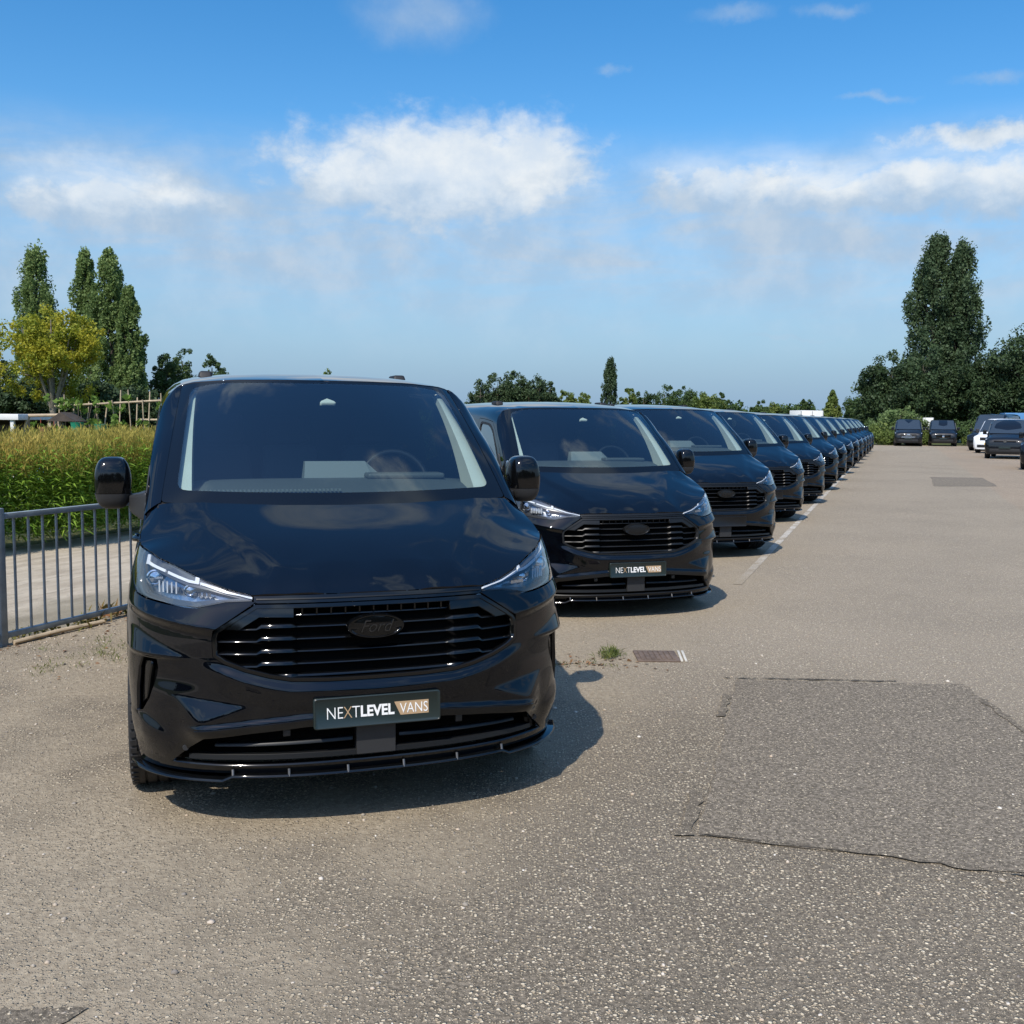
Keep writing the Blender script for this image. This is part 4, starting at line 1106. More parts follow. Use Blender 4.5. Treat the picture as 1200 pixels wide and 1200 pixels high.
# dense crop with green lance leaves below and brown-olive tops
rng = np.random.default_rng(3)
def crop():
    s0, s1 = 5., 22.
    pts = []
    for (c0, c1, ds, dc) in ((-10.30, -11.3, .085, .105), (-11.3, -14.2, .17, .19)):
        S, Cc = np.meshgrid(np.arange(s0, s1, ds), np.arange(c1, c0, dc)); pts.append(np.c_[S.ravel(), Cc.ravel()] + rng.normal(0, .04, (S.size, 2)))
    P = np.vstack(pts); edge = rng.uniform(0, 1, len(P))
    P[:, 1] += .12 * np.sin(P[:, 0] * 1.3) + .08 * np.sin(P[:, 0] * 3.1)
    X = DIRX * P[:, 0] + DIRY * P[:, 1]; Y = DIRY * P[:, 0] - DIRX * P[:, 1]
    H = 1.42 + rng.normal(0, .055, len(P)) + .05 * np.sin(P[:, 0] * 1.7)
    front = P[:, 1] > -11.3
    leaf = []; plume = []
    lean = rng.normal(0, .035, (len(P), 2))
    for rep in range(58):
        ok = front | (rng.uniform(0, 1, len(P)) < .35); n = ok.sum()
        f = rng.uniform(.10, .92, n) ** .9; z = f * H[ok]
        b = np.c_[X[ok] + lean[ok, 0] * z, Y[ok] + lean[ok, 1] * z, z]
        th = rng.uniform(0, 2 * np.pi, n); up = rng.normal(.15, .35, n) + .35 * (f - .5)
        d = np.c_[np.cos(th), np.sin(th), up]
        keep = rng.uniform(0, 1, n) > np.clip((f - .74) * 3.2, 0, .85)
        leaf.append(blades(rng, b[keep], d[keep], (rng.uniform(.08, .165, n))[keep], (rng.uniform(.008, .015, n))[keep], .30))
    for rep in range(38):
        ok = front | (rng.uniform(0, 1, len(P)) < .6); n = ok.sum()
        f = .68 + .32 * rng.uniform(0, 1, n) ** .8; z = f * H[ok]
        b = np.c_[X[ok] + rng.normal(0, .035, n), Y[ok] + rng.normal(0, .035, n), z]
        d = np.c_[rng.normal(0, .42, n), rng.normal(0, .42, n), np.ones(n)]
        plume.append(blades(rng, b, d, rng.uniform(.05, .12, n), rng.uniform(.004, .009, n), .05))
    a = np.vstack(leaf); b = np.vstack(plume)
    me = mesh_data('field_crop', np.vstack([a.reshape(-1, 3), b.reshape(-1, 3)]), np.arange((len(a) + len(b)) * 4).reshape(-1, 4), 'hedge_leaf', smooth=False)
    me.materials.append(MATS['hedge_plume'])
    idx = np.zeros(len(a) + len(b), np.int32); idx[len(a):] = 1; me.polygons.foreach_set('material_index', idx)
    o = obj('field_crop', me); tag(o, 'dense tall crop with green leaves and brownish tops behind the track', 'crop', kind='stuff')
crop()
def tufts(name, mat, label, cat, centres, n, spread, h, w, up=1.0, flat=0.):
    Q = []
    for (x, y, sc) in centres:
        m = max(3, int(n * sc)); b = np.c_[x + rng.normal(0, spread, m), y + rng.normal(0, spread, m), np.full(m, .002)]
        d = np.c_[rng.normal(0, .55, m), rng.normal(0, .55, m), np.abs(rng.normal(up, .3, m)) + flat]
        Q.append(blades(rng, b, d, rng.uniform(.5, 1.1, m) * h * sc, rng.uniform(.6, 1.2, m) * w, .25))
    o = obj(name, fast_quads(name, mat, np.vstack(Q))); return tag(o, label, cat, kind='stuff')
cs = [(*at(fence_s0 + rng.uniform(-2.6, 8), FC + rng.normal(-.10, .10)), rng.uniform(.5, 1.3)) for _ in range(110)]
tufts('fence_weeds', 'weed_leaf', 'reddish and yellow weeds along the foot of the steel fence', 'weeds', cs, 22, .06, .13, .013, .7)
cs = [(*at(fence_s0 + rng.uniform(-2.6, 5), FC + rng.uniform(.05, .9) ** 1.0), rng.uniform(.3, 1.)) for _ in range(40)] + [(*at(fence_s0 + rng.uniform(-.6, .7), FC + .95 + rng.normal(0, .1)), rng.uniform(.5, 1.)) for _ in range(26)]
tufts('grass_tufts', 'grass_blade', 'thin dry grass tufts growing in the gravel before the fence', 'grass', cs, 20, .05, .075, .003, .9)
cs = [(.74 + rng.normal(0, .035), 7.46 + rng.normal(0, .08), rng.uniform(.6, 1.2)) for _ in range(12)] + [(.55 + rng.uniform(-.5, .25), 7.22 + rng.normal(0, .06), rng.uniform(.2, .5)) for _ in range(14)]
tufts('drain_weeds', 'grass_blade', 'small green weeds beside the drain cover between two vans', 'weeds', cs, 26, .03, .09, .004, .8)
# dry leaves and dirt
cs = rng.uniform(0, 1, (260, 2)); L = []
for a_, b_ in cs:
    x, y = at(fence_s0 - 2.5 + 9 * a_, FC + .05 + 1.1 * b_ ** 2.2); L.append((x, y))
for _ in range(90): L.append((.45 + rng.normal(0, .28), 7.22 + rng.normal(0, .10)))
L = np.array(L); n = len(L)
Q = blades(rng, np.c_[L, np.full(n, .006)], np.c_[rng.normal(0, 1, (n, 2)), rng.uniform(0, .25, n)], rng.uniform(.015, .05, n), rng.uniform(.006, .016, n), .1)
tag(obj('leaf_litter', fast_quads('leaf_litter', 'dry_leaf', Q)), 'dry leaf litter scattered by the fence and beside the drain', 'litter', kind='stuff')
# loose stones lying on the asphalt in the foreground
ico = [(0, 0, 1), (.89, 0, .45), (.28, .85, .45), (-.72, .53, .45), (-.72, -.53, .45), (.28, -.85, .45), (.72, .53, -.2), (-.28, .85, -.2), (-.89, 0, -.2), (-.28, -.85, -.2), (.72, -.53, -.2)]
icf = [(0, 1, 2), (0, 2, 3), (0, 3, 4), (0, 4, 5), (0, 5, 1), (1, 6, 2), (2, 7, 3), (3, 8, 4), (4, 9, 5), (5, 10, 1), (6, 7, 2), (7, 8, 3), (8, 9, 4), (9, 10, 5), (10, 6, 1)]
ng = 2600
gx = rng.uniform(-3.4, 4.0, ng); gy = 2.6 + 6.0 * rng.uniform(0, 1, ng) ** 1.5
extra = np.array([at(fence_s0 + a_, FC + .1 + 1.3 * b_) for a_, b_ in zip(rng.uniform(-2.6, 3.5, 2200), rng.uniform(0, 1, 2200) ** 1.4)])
gx = np.r_[gx, extra[:, 0]]; gy = np.r_[gy, extra[:, 1]]; ng = len(gx)
sz = rng.gamma(3.0, .0011, ng) + .0020; V = np.array(ico)[None] * (sz[:, None, None] * rng.uniform(.7, 1.3, (ng, 1, 3)) * np.array([1, 1, .6]))
th = rng.uniform(0, 6.28, ng); c_, s_ = np.cos(th)[:, None], np.sin(th)[:, None]
V = np.stack([V[..., 0] * c_ - V[..., 1] * s_ + gx[:, None], V[..., 0] * s_ + V[..., 1] * c_ + gy[:, None], V[..., 2] + (sz * .25)[:, None]], -1) + rng.normal(0, .0006, (ng, 11, 3))
F = (np.array(icf)[None] + 11 * np.arange(ng)[:, None, None]).reshape(-1, 3)
m_, t, out = new_mat('pebble')
rnd = t.node('ShaderNodeNewGeometry').outputs['Random Per Island']
rc = t.node('ShaderNodeValToRGB', i0=rnd); rc.color_ramp.elements[0].color = (.16, .14, .12, 1); rc.color_ramp.elements[1].color = (.62, .58, .51, 1)
e = rc.color_ramp.elements.new(.5); e.color = (.36, .31, .245, 1); e = rc.color_ramp.elements.new(.8); e.color = (.46, .36, .26, 1)
t.put(out.inputs[0], t.node('ShaderNodeBsdfPrincipled', Base_Color=rc.outputs[0], Roughness=.85))
tag(obj('loose_gravel', mesh_data('loose_gravel', V.reshape(-1, 3), F, 'pebble', smooth=False)), 'loose pale gravel strewn over the asphalt in the foreground', 'gravel', kind='stuff')
# drain cover with its two white marks
dr = empty('drain_cover', (1.075, 7.45, 0)); tag(dr, 'rusty flat drain cover in the ground between the first two vans', 'drain cover')
MB().box((0, 0, .006), (.31, .33, .012)).obj('frame', 'rusty_iron', dr, bevel=.003)
for k in range(7): MB().box((-.115 + .038 * k, 0, .014), (.022, .27, .008)).obj('slot_bar', 'rusty_iron', dr, bevel=.002)
for k in (0, 1): MB().box((.175 + .03 * k, .005, .008), (.018, .33, .010), Matrix.Rotation(R(-4), 3, 'Z')).obj('paint_mark', 'mark_white', dr, bevel=.002)
sheet('painted_shadow', ragged([(-1.56, 2.70), (-1.47, 2.86), (-1.24, 2.885), (-1.32, 2.70)], .012, .05), .005, 'tar_and_shadow')  # cast shadow painted as a dark sheet, in the seam material
# ------------------------------------------------------------------ trees
foliage('leaf_poplar', (.15, .225, .062), (.24, .31, .11), (.12, .18, .055), .36, .5)
foliage('leaf_poplar_dark', (.062, .102, .045), (.105, .150, .070), (.045, .078, .036), .30, .5)
foliage('leaf_yellow', (.36, .33, .025), (.50, .43, .045), (.20, .26, .030), .40, .9)
foliage('leaf_dark', (.038, .068, .026), (.070, .108, .042), (.028, .050, .021), .20, .6)
foliage('leaf_mid', (.060, .105, .030), (.105, .155, .050), (.047, .085, .030), .28, .5)
foliage('leaf_light', (.13, .18, .040), (.21, .25, .070), (.10, .155, .038), .30, .5)
foliage('leaf_willow', (.13, .19, .060), (.19, .24, .095), (.10, .165, .055), .30, .8)
foliage('leaf_conifer', (.042, .072, .030), (.072, .108, .047), None, .15, .5)
foliage('leaf_lime', (.11, .20, .03), (.17, .25, .05), None, .35)
trng = np.random.default_rng(11)
def leaf_quads(C, spread, per, size, up=.0):
    """clumps: centres C (n,3), spread (n,) or scalar; per leaves each"""
    n = len(C); sp = np.broadcast_to(np.asarray(spread, float), (n,)) if np.ndim(spread) < 2 else None
    base = np.repeat(C, per, 0); m = len(base)
    off = trng.normal(0, 1, (m, 3)); off /= np.linalg.norm(off, axis=1, keepdims=True); off *= (trng.uniform(0, 1, (m, 1)) ** .45)
    if sp is not None: off *= np.repeat(sp, per)[:, None]
    else: off *= np.repeat(np.asarray(spread), per, 0)
    p = base + off
    a = trng.normal(0, 1, (m, 3)) + np.array([0, 0, up]); a /= np.linalg.norm(a, axis=1, keepdims=True)
    b = np.cross(a, trng.normal(0, 1, (m, 3))); b /= np.maximum(np.linalg.norm(b, axis=1, keepdims=True), 1e-6)
    s = size * trng.uniform(.35, 1.5, (m, 1)); w = s * trng.uniform(.45, .75, (m, 1))
    return np.stack([p - a * s, p + b * w, p + a * s, p - b * w], 1)
def make_tree(name, label, cat, loc, group, crown_q, leaf, trunk_mb, bark='bark'):
    r = empty(name, loc); tag(r, label, cat, group)
    obj('crown', fast_quads('crown', leaf, crown_q), r)
    trunk_mb.obj('trunk', bark, r, smooth=True)
    return r
def poplar(label, x, y, h, rad, leaf, tips=1, z0=.06, n=260, per=105, size=.105, group='tall poplars', forks=None, name='poplar_tree'):
    """narrow upright crown made of rising sprays"""
    h = h - rad * .55
    C = []; S = []; tr = MB()
    tr.tube([(0, 0, -.1), (0.02 * h / 10, 0, h * .3), (0, .01 * h, h * .65), (0, 0, h * .95)], [rad * .13, rad * .10, rad * .06, .02], 8)
    forks = forks or [(0, 1.0)]
    for i in range(n):
        f = trng.uniform(0, 1) ** .9; z = z0 + (1 - z0) * f
        env = (min(1, (z - z0 + .05) / .22) ** .7) * (1 - max(0, (z - .42) / .60) ** 1.9) ** .62 if z < 1.02 else .05
        fx, fh = forks[trng.integers(len(forks))]
        th = trng.uniform(0, 2 * np.pi); r = rad * env * trng.uniform(.15, 1.0) ** .55
        lump = 1 + .22 * math.sin(9 * z * h / 10 + 3 * th) + trng.normal(0, .08)
        C.append((fx * rad * min(1, z * 1.6) + r * lump * math.cos(th), r * lump * math.sin(th), z * h * fh - .04 * h * abs(r / rad))); q = rad * trng.uniform(.13, .26)
        S.append((q, q, q * 2.3))
        if i % 7 == 0: tr.tube([(0, 0, max(.1, C[-1][2] - rad * 1.6)), (C[-1][0] * .6, C[-1][1] * .6, C[-1][2] - rad * .4), C[-1]], [rad * .035, rad * .022, .012], 5)
    return make_tree(name, label, 'tree', (x, y, 0), group, leaf_quads(np.array(C), np.array(S), per, size, .8), leaf, tr)
def broad(label, x, y, h, rx, leaf, name='broadleaf_tree', z0=.22, n=150, per=120, size=.10, group='trees round the car park', bark='bark', lobes=7, ry=None, hollow=.35, cat='tree', trunk=.10, clump=.20, flat=1.):
    """round crown built of uneven lobes on spreading limbs"""
    ry = ry or rx; C = []; S = []; tr = MB(); zc = h * (1 + z0) / 2; rzz = h * (1 - z0) / 2
    L = [(0, 0, zc + rzz * .45, .62)]
    for k in range(lobes):
        th = 2 * np.pi * (k + trng.uniform(-.3, .3)) / lobes; e = trng.uniform(-.75, .55)
        L.append((rx * .55 * math.cos(th), ry * .55 * math.sin(th), zc + rzz * e * .75, trng.uniform(.40, .60)))
    tr.tube([(0, 0, -.1), (trng.normal(0, .05), 0, h * z0), (0, 0, zc)], [rx * trunk, rx * trunk * .8, rx * trunk * .4], 9)
    for lx, ly, lz, lr in L: tr.tube([(0, 0, h * z0 * .9), (lx * .5, ly * .5, (h * z0 + lz) / 2), (lx, ly, lz + rzz * .2)], [rx * trunk * .5, rx * trunk * .32, .03], 6)
    for i in range(n):
        lx, ly, lz, lr = L[trng.integers(len(L))]
        d = trng.normal(0, 1, 3); d /= np.linalg.norm(d); r = (hollow + (1 - hollow) * trng.uniform(0, 1) ** .5)
        C.append((lx + d[0] * rx * lr * r, ly + d[1] * ry * lr * r, max(h * z0 * .55, lz + d[2] * rzz * lr * r * flat))); S.append(rx * trng.uniform(.6, 1.25) * clump)
        if i % 9 == 0: tr.tube([(lx * .6, ly * .6, lz - rzz * .1), C[-1]], [rx * trunk * .16, .015], 4)
    return make_tree(name, label, cat, (x, y, 0), group, leaf_quads(np.array(C), np.array(S), per, size), leaf, tr, bark)
def cone(label, x, y, h, rad, leaf, name='conifer_tree', n=220, per=60, size=.09, group='trees beyond the row of vans'):
    C = []; S = []; tr = MB().tube([(0, 0, -.1), (0, 0, h * .96)], [rad * .12, .02], 7)
    for i in range(n):
        f = trng.uniform(0, 1) ** 1.4; th = trng.uniform(0, 2 * np.pi); r = rad * (1 - f) ** .85 * trng.uniform(.3, 1.05) ** .5 + .03
        C.append((r * math.cos(th), r * math.sin(th), h * (.06 + .93 * f) - .12 * r)); S.append(rad * (.10 + .13 * (1 - f)))
    return make_tree(name, label, 'tree', (x, y, 0), group, leaf_quads(np.array(C), np.array(S), per, size, .3), leaf, tr)

def XZ(u, v, Y):
    """a place seen at azimuth u (pixels right of the middle at f = 1203) and height v above the horizon, at distance Y"""
    return (u * Y / 1203.3, CAM_H + v * Y / 1203.3)
GL = 'tall poplars left of the vans'
x, h = XZ(-552, 203, 86); poplar('tall poplar standing alone at the far left', x, 86, h, 1.95, 'leaf_poplar', group=GL, n=300)
x, h = XZ(-495, 197, 82); poplar('slim left one of three poplars in a close group', x, 82, h, 1.25, 'leaf_poplar', group=GL)
x, h = XZ(-467, 199, 80); poplar('tallest middle one of three poplars in a close group', x, 80, h, 1.55, 'leaf_poplar', group=GL, n=300)
x, h = XZ(-444, 154, 79); poplar('shortest right one of three poplars in a close group', x, 79, h, 1.15, 'leaf_poplar', group=GL)
x, h = XZ(-536, 132, 60); broad('yellow-green airy tree in front of the left poplars', x, 60, h, 2.85, 'leaf_yellow', name='yellow_tree', z0=.26, n=300, per=80, size=.08, bark='pale_bark', lobes=10, hollow=.35, clump=.14, trunk=.075)
GD = 'dark trees behind the allotment'
for u, v, Y, rx, lab in ((-612, 62, 72, 2.6, 'dark tree at the left edge behind the yellow tree'), (-575, 40, 66, 2.2, 'low dark tree under the yellow tree at the left'), (-520, 34, 68, 2.4, 'low dark tree between yellow tree and poplars'), (-478, 36, 66, 2.2, 'low dark tree at the foot of the three poplars'), (-440, 30, 70, 2.4, 'low dark tree right of the three poplars')):
    x, h = XZ(u, v, Y); broad(lab, x, Y, h, rx, 'leaf_dark', z0=.05, n=130, per=120, size=.11, group=GD)
for u, v, Y, rx, lab in ((-405, 68, 84, 1.5, 'loose grey-green tree, left of two above the nearest van'), (-384, 78, 86, 1.7, 'taller loose tree just above the nearest van roof at the left'), (-350, 70, 85, 1.5, 'loose tree above the left roof mount of the nearest van')):
    x, h = XZ(u, v, Y); broad(lab, x, Y, h, rx, 'leaf_mid', z0=.15, n=120, per=80, size=.085, group='loose trees above the nearest van', lobes=5)
x, h = XZ(-221, 55, 95); broad('small treetop showing above the middle of the nearest van', x, 95, h, 1.5, 'leaf_light', z0=.2, n=90, per=70, size=.09)
GM = 'trees beyond the row of vans'
for u, v, Y, rx, lf, lab in ((-38, 46, 92, 1.7, 'leaf_conifer', 'left part tree of the dark clump above the second van'), (-18, 53, 94, 1.6, 'leaf_conifer', 'pointed middle tree of the dark clump above the second van'), (2, 56, 93, 1.7, 'leaf_conifer', 'highest tree of the dark clump above the second van'),
        (25, 51, 93, 1.7, 'leaf_conifer', 'right tree of the dark clump above the second van'), (42, 42, 95, 1.2, 'leaf_conifer', 'low right end tree of the dark clump above the second van'),
        (62, 36, 96, 1.0, 'leaf_light', 'pale small tree left of the slim poplar above the second van'), (82, 30, 96, 1.0, 'leaf_light', 'low pale shrub tree left of the slim poplar'),
        (135, 35, 100, 1.0, 'leaf_light', 'yellowish small tree right of the slim poplar'), (152, 34, 101, 1.5, 'leaf_mid', 'round tree right of the yellowish one above the second van'), (176, 41, 102, 1.9, 'leaf_mid', 'highest round tree between second and third van roofs'),
        (203, 39, 103, 1.7, 'leaf_mid', 'round tree above the roof of the third van'), (226, 34, 102, 1.5, 'leaf_light', 'pale round tree above the third van'), (240, 36, 102, 1.0, 'leaf_mid', 'narrow tree above the right end of the third van roof'),
        (287, 23, 104, 1.4, 'leaf_mid', 'low round tree above the fourth van'), (300, 20, 108, 1.2, 'leaf_light', 'small pale tree right above the fourth van')):
    x, h = XZ(u, v, Y)
    broad(lab, x, Y, h, rx, lf, z0=.08, n=150, per=80, size=.085, group=GM, lobes=6)
x, h = XZ(113, 75, 100); poplar('slim dark poplar sticking up alone above the second van', x, 100, h, .80, 'leaf_poplar_dark', n=330, per=60, size=.075, z0=.02, group=GM)
x, h = XZ(372, 36, 98); cone('broad pointed conifer above the far end of the row', x, 98, h, 1.5, 'leaf_light')
x, h = XZ(338, 26, 104); cone('small pointed conifer above the fifth van', x, 104, h, .95, 'leaf_mid')
for u, v, Y, rx, lab in ((398, 34, 108, 1.8, 'grey-green distant tree left of the dark right-hand wood'), (412, 50, 104, 1.5, 'taller grey-green tree touching the dark right-hand wood')):
    x, h = XZ(u, v, Y); broad(lab, x, Y, h, rx, 'leaf_mid', z0=.05, n=130, per=80, size=.10, group=GM)
GR_ = 'dark trees at the right'
x, h = XZ(486, 226, 97); poplar('tallest poplar at the right, left one of the pair', x, 97, h, 2.5, 'leaf_poplar_dark', n=430, per=105, size=.12, z0=.03, group='pair of tall poplars at the right')
x, h = XZ(516, 216, 96); poplar('right one of the pair of tall poplars', x, 96, h, 2.0, 'leaf_poplar_dark', n=390, per=105, size=.12, z0=.03, group='pair of tall poplars at the right')
for u, v, Y, rx, lab in ((440, 82, 92, 3.1, 'round dark tree left of the pair of poplars'), (476, 88, 90, 3.2, 'round dark tree under the left tall poplar'), (512, 62, 91, 2.8, 'low dark tree under the right tall poplar'), (541, 84, 88, 2.6, 'dark tree just right of the pair of poplars'), (566, 66, 87, 2.8, 'lower dark tree between the right-hand trees'), (604, 112, 86, 4.2, 'large dark tree at the right edge'), (640, 90, 84, 3.6, 'dark tree mostly beyond the right edge')):
    x, h = XZ(u, v, Y); broad(lab, x, Y, h, rx, 'leaf_dark', z0=.06, n=260, per=120, size=.115, group=GR_, lobes=9, hollow=.3)
x, h = XZ(452, 18, 82); broad('pale green round willow bush beside the far end of the row', x, 82, h, 2.1, 'leaf_willow', name='willow_bush', z0=.0, n=170, per=100, size=.085, group='bushes at the far end', cat='bush', trunk=.05)
for u, v, Y, rx, lf, lab in ((428, -2, 80, 1.6, 'leaf_light', 'low yellow-green bush at the end of the white line'), (472, -3, 81, 1.4, 'leaf_light', 'low green bush between the willow and the far vans'), (535, 2, 83, 2.0, 'leaf_mid', 'green bush behind the right-hand far van'), (548, -5, 80, 1.4, 'leaf_light', 'low bright bush right of the far vans')):
    x, h = XZ(u, v, Y); broad(lab, x, Y, max(h, 1.0), rx, lf, name='low_bush', z0=.0, n=90, per=80, size=.075, group='bushes at the far end', cat='bush', trunk=.03, lobes=5)
# far wood closing the horizon, and the wood behind the photographer that the paint mirrors
def wood(name, label, spots, leaf, size, per, col2=None):
    C = []; S = []
    for x, y, h, r in spots:
        n = int(26 + 10 * r)
        th = trng.uniform(0, 6.28, n); rr = r * trng.uniform(0, 1, n) ** .5; z = h * trng.uniform(.03, 1, n)
        k = np.sqrt(np.clip(1 - (z / h) ** 3, .05, 1)); C.append(np.c_[x + rr * k * np.cos(th), y + rr * k * np.sin(th), z]); S.append(np.full(n, r * .30))
    o = obj(name, fast_quads(name, leaf, leaf_quads(np.vstack(C), np.hstack(S), per, size))); tag(o, label, 'wood', kind='stuff')
sp = [(x + trng.uniform(-2, 2), 135 + trng.uniform(-8, 8) + abs(x) * .05, trng.uniform(2.6, 4.6), trng.uniform(2.2, 3.6)) for x in np.arange(-95, 110, 3.2)]
wood('far_wood', 'low far-off belt of trees along the horizon', sp, 'leaf_mid', .26, 34)
sp = [(x + trng.uniform(-1.5, 1.5), -27 + trng.uniform(-4, 4) - abs(x) * .12, trng.uniform(5.5, 9.), trng.uniform(2.6, 3.8)) for x in np.arange(-66, 67, 3.0)]
wood('rear_wood', 'belt of trees behind the photographer, seen mirrored in the paint', sp, 'leaf_dark', .30, 40)
# ------------------------------------------------------------------ allotment behind the crop
def thing(name, label, cat, x, y, rz=0., group=None): return tag(empty(name, (x, y, 0), rz), label, cat, group)
t_ = thing('open_shelter', 'low dark shelter with a white roof edge at the left', 'shelter', -14.95, 28.6)
MB().box((0, 0, 1.66), (3.6, 2.4, .16)).obj('roof', 'white_board', t_, bevel=.02)
for px_ in (-1.6, .15, 1.6): MB().box((px_, -1.1, .8), (.09, .09, 1.58)).obj('post', 'white_board', t_)
MB().box((0, 1.1, .8), (3.4, .06, 1.56)).obj('back_wall', 'dark_wood', t_)
MB().box((.85, -.55, .75), (1.6, .06, 1.4)).obj('side_wall', 'dark_wood', t_)
t_ = thing('swing_frame', 'wooden swing frame above the crop at the left', 'swing', -12.75, 28.0)
MB().tube([(-.42, 0, 1.70), (.42, 0, 1.72)], .045, 8).obj('beam', 'bleached_wood', t_, smooth=True)
for s in (-.42, .42):
    for d in (-.55, .55): MB().tube([(s, 0, 1.70), (s * 1.6, d, 0)], .04, 8).obj('leg', 'bleached_wood', t_, smooth=True)
MB().box((.1, 0, .6), (.38, .18, .04)).tube([(-.08, 0, .6), (-.08, 0, 1.62)], .008, 5).tube([(.28, 0, .6), (.28, 0, 1.62)], .008, 5).obj('seat', 'red_plastic', t_)
t_ = thing('play_tower', 'small wooden play tower with pitched roof behind the crop', 'play tower', -11.85, 27.4)
for a in (-.32, .32):
    for b in (-.32, .32): MB().box((a, b, .78), (.08, .08, 1.56)).obj('post', 'bleached_wood', t_)
MB().add([(-.38, -.40, 1.56), (.38, -.40, 1.56), (.38, .40, 1.56), (-.38, .40, 1.56), (0, -.40, 1.80), (0, .40, 1.80)], [(0, 1, 4), (2, 3, 5), (0, 4, 5, 3), (1, 2, 5, 4), (0, 3, 2, 1)]).obj('roof', 'dark_wood', t_)
MB().box((0, 0, .9), (.62, .62, .06)).obj('deck', 'bleached_wood', t_)
MB().add([(-.22, -.36, .95), (.22, -.36, .95), (.20, -1.8, .1), (-.24, -1.8, .1), (-.22, -.36, 1.1), (.22, -.36, 1.1), (.20, -1.8, .25), (-.24, -1.8, .25)], [(0, 1, 2, 3), (0, 3, 7, 4), (1, 5, 6, 2)]).obj('slide', 'blue_plastic', t_)
t_ = thing('bean_trellis', 'bean pole trellis of pale stakes with cross bars', 'trellis', -10.6, 27.8)
pr = random.Random(5)
for a, b, z in ((-1.75, 1.75, 1.96), (.45, 1.75, 1.62)): MB().tube([(a, 0, z), (b, 0, z + .22 * (1 if z > 1.8 else 0))], .028, 7).obj('cross_bar', 'bleached_wood', t_, smooth=True)
for k in range(17):
    px_ = -1.7 + 3.45 * k / 16 + pr.uniform(-.06, .06); top = 2.06 + .28 * k / 16 + pr.uniform(-.12, .22); s = 1 if k % 2 else -1
    MB().tube([(px_ + pr.uniform(-.12, .12), .3 * s, 0), (px_ + pr.uniform(-.06, .06), -.06 * s, top)], .017, 6).obj('stake', 'bleached_wood', t_, smooth=True)
def climbing(label, x, y, h, r, n):
    q = np.c_[trng.normal(0, r, n), trng.normal(0, .25, n), trng.uniform(.2, 1, n) * h]
    st = MB()
    for k in range(4): st.tube([(pr.uniform(-r, r), 0, 0), (pr.uniform(-r, r), 0, h * .9)], .012, 5)
    rt = tag(empty('bean_plant', (x, y, 0)), label, 'plant', 'bean plants on the poles')
    obj('foliage', fast_quads('foliage', 'leaf_lime', leaf_quads(q, .1, 12, .075)), rt); st.obj('stem', 'bark', rt)
climbing('leafy bean plants on the left poles of the trellis', -11.5, 27.6, 2.2, .45, 60)
climbing('bright green climbing beans at the right end of the trellis', -8.75, 27.6, 2.35, .32, 110)
climbing('low green plants under the trellis', -10.9, 27.2, 1.65, .8, 70)
def tub(label, x, y, z, mat):
    r = tag(empty('garden_tub', (x, y, 0)), label, 'tub', 'garden tubs'); MB().lathe([(z - .4, .0001), (z - .4, .12), (z, .16), (z + .02, .17), (z - .03, .15), (z - .03, .0001)], (0, 0, 0), 18, 'z').obj('body', mat, r, smooth=True)
    MB().box((0, 0, (z - .4) / 2), (.26, .26, max(.04, z - .4))).obj('stand', 'dark_wood', r)
tub('left one of two green tubs under the bean poles', -11.25, 26.6, 1.52, 'green_plastic'); tub('right one of two green tubs under the bean poles', -10.6, 26.5, 1.48, 'green_plastic')
tub('reddish tub behind the crop by the swing', -11.9, 26.2, 1.40, 'clay')

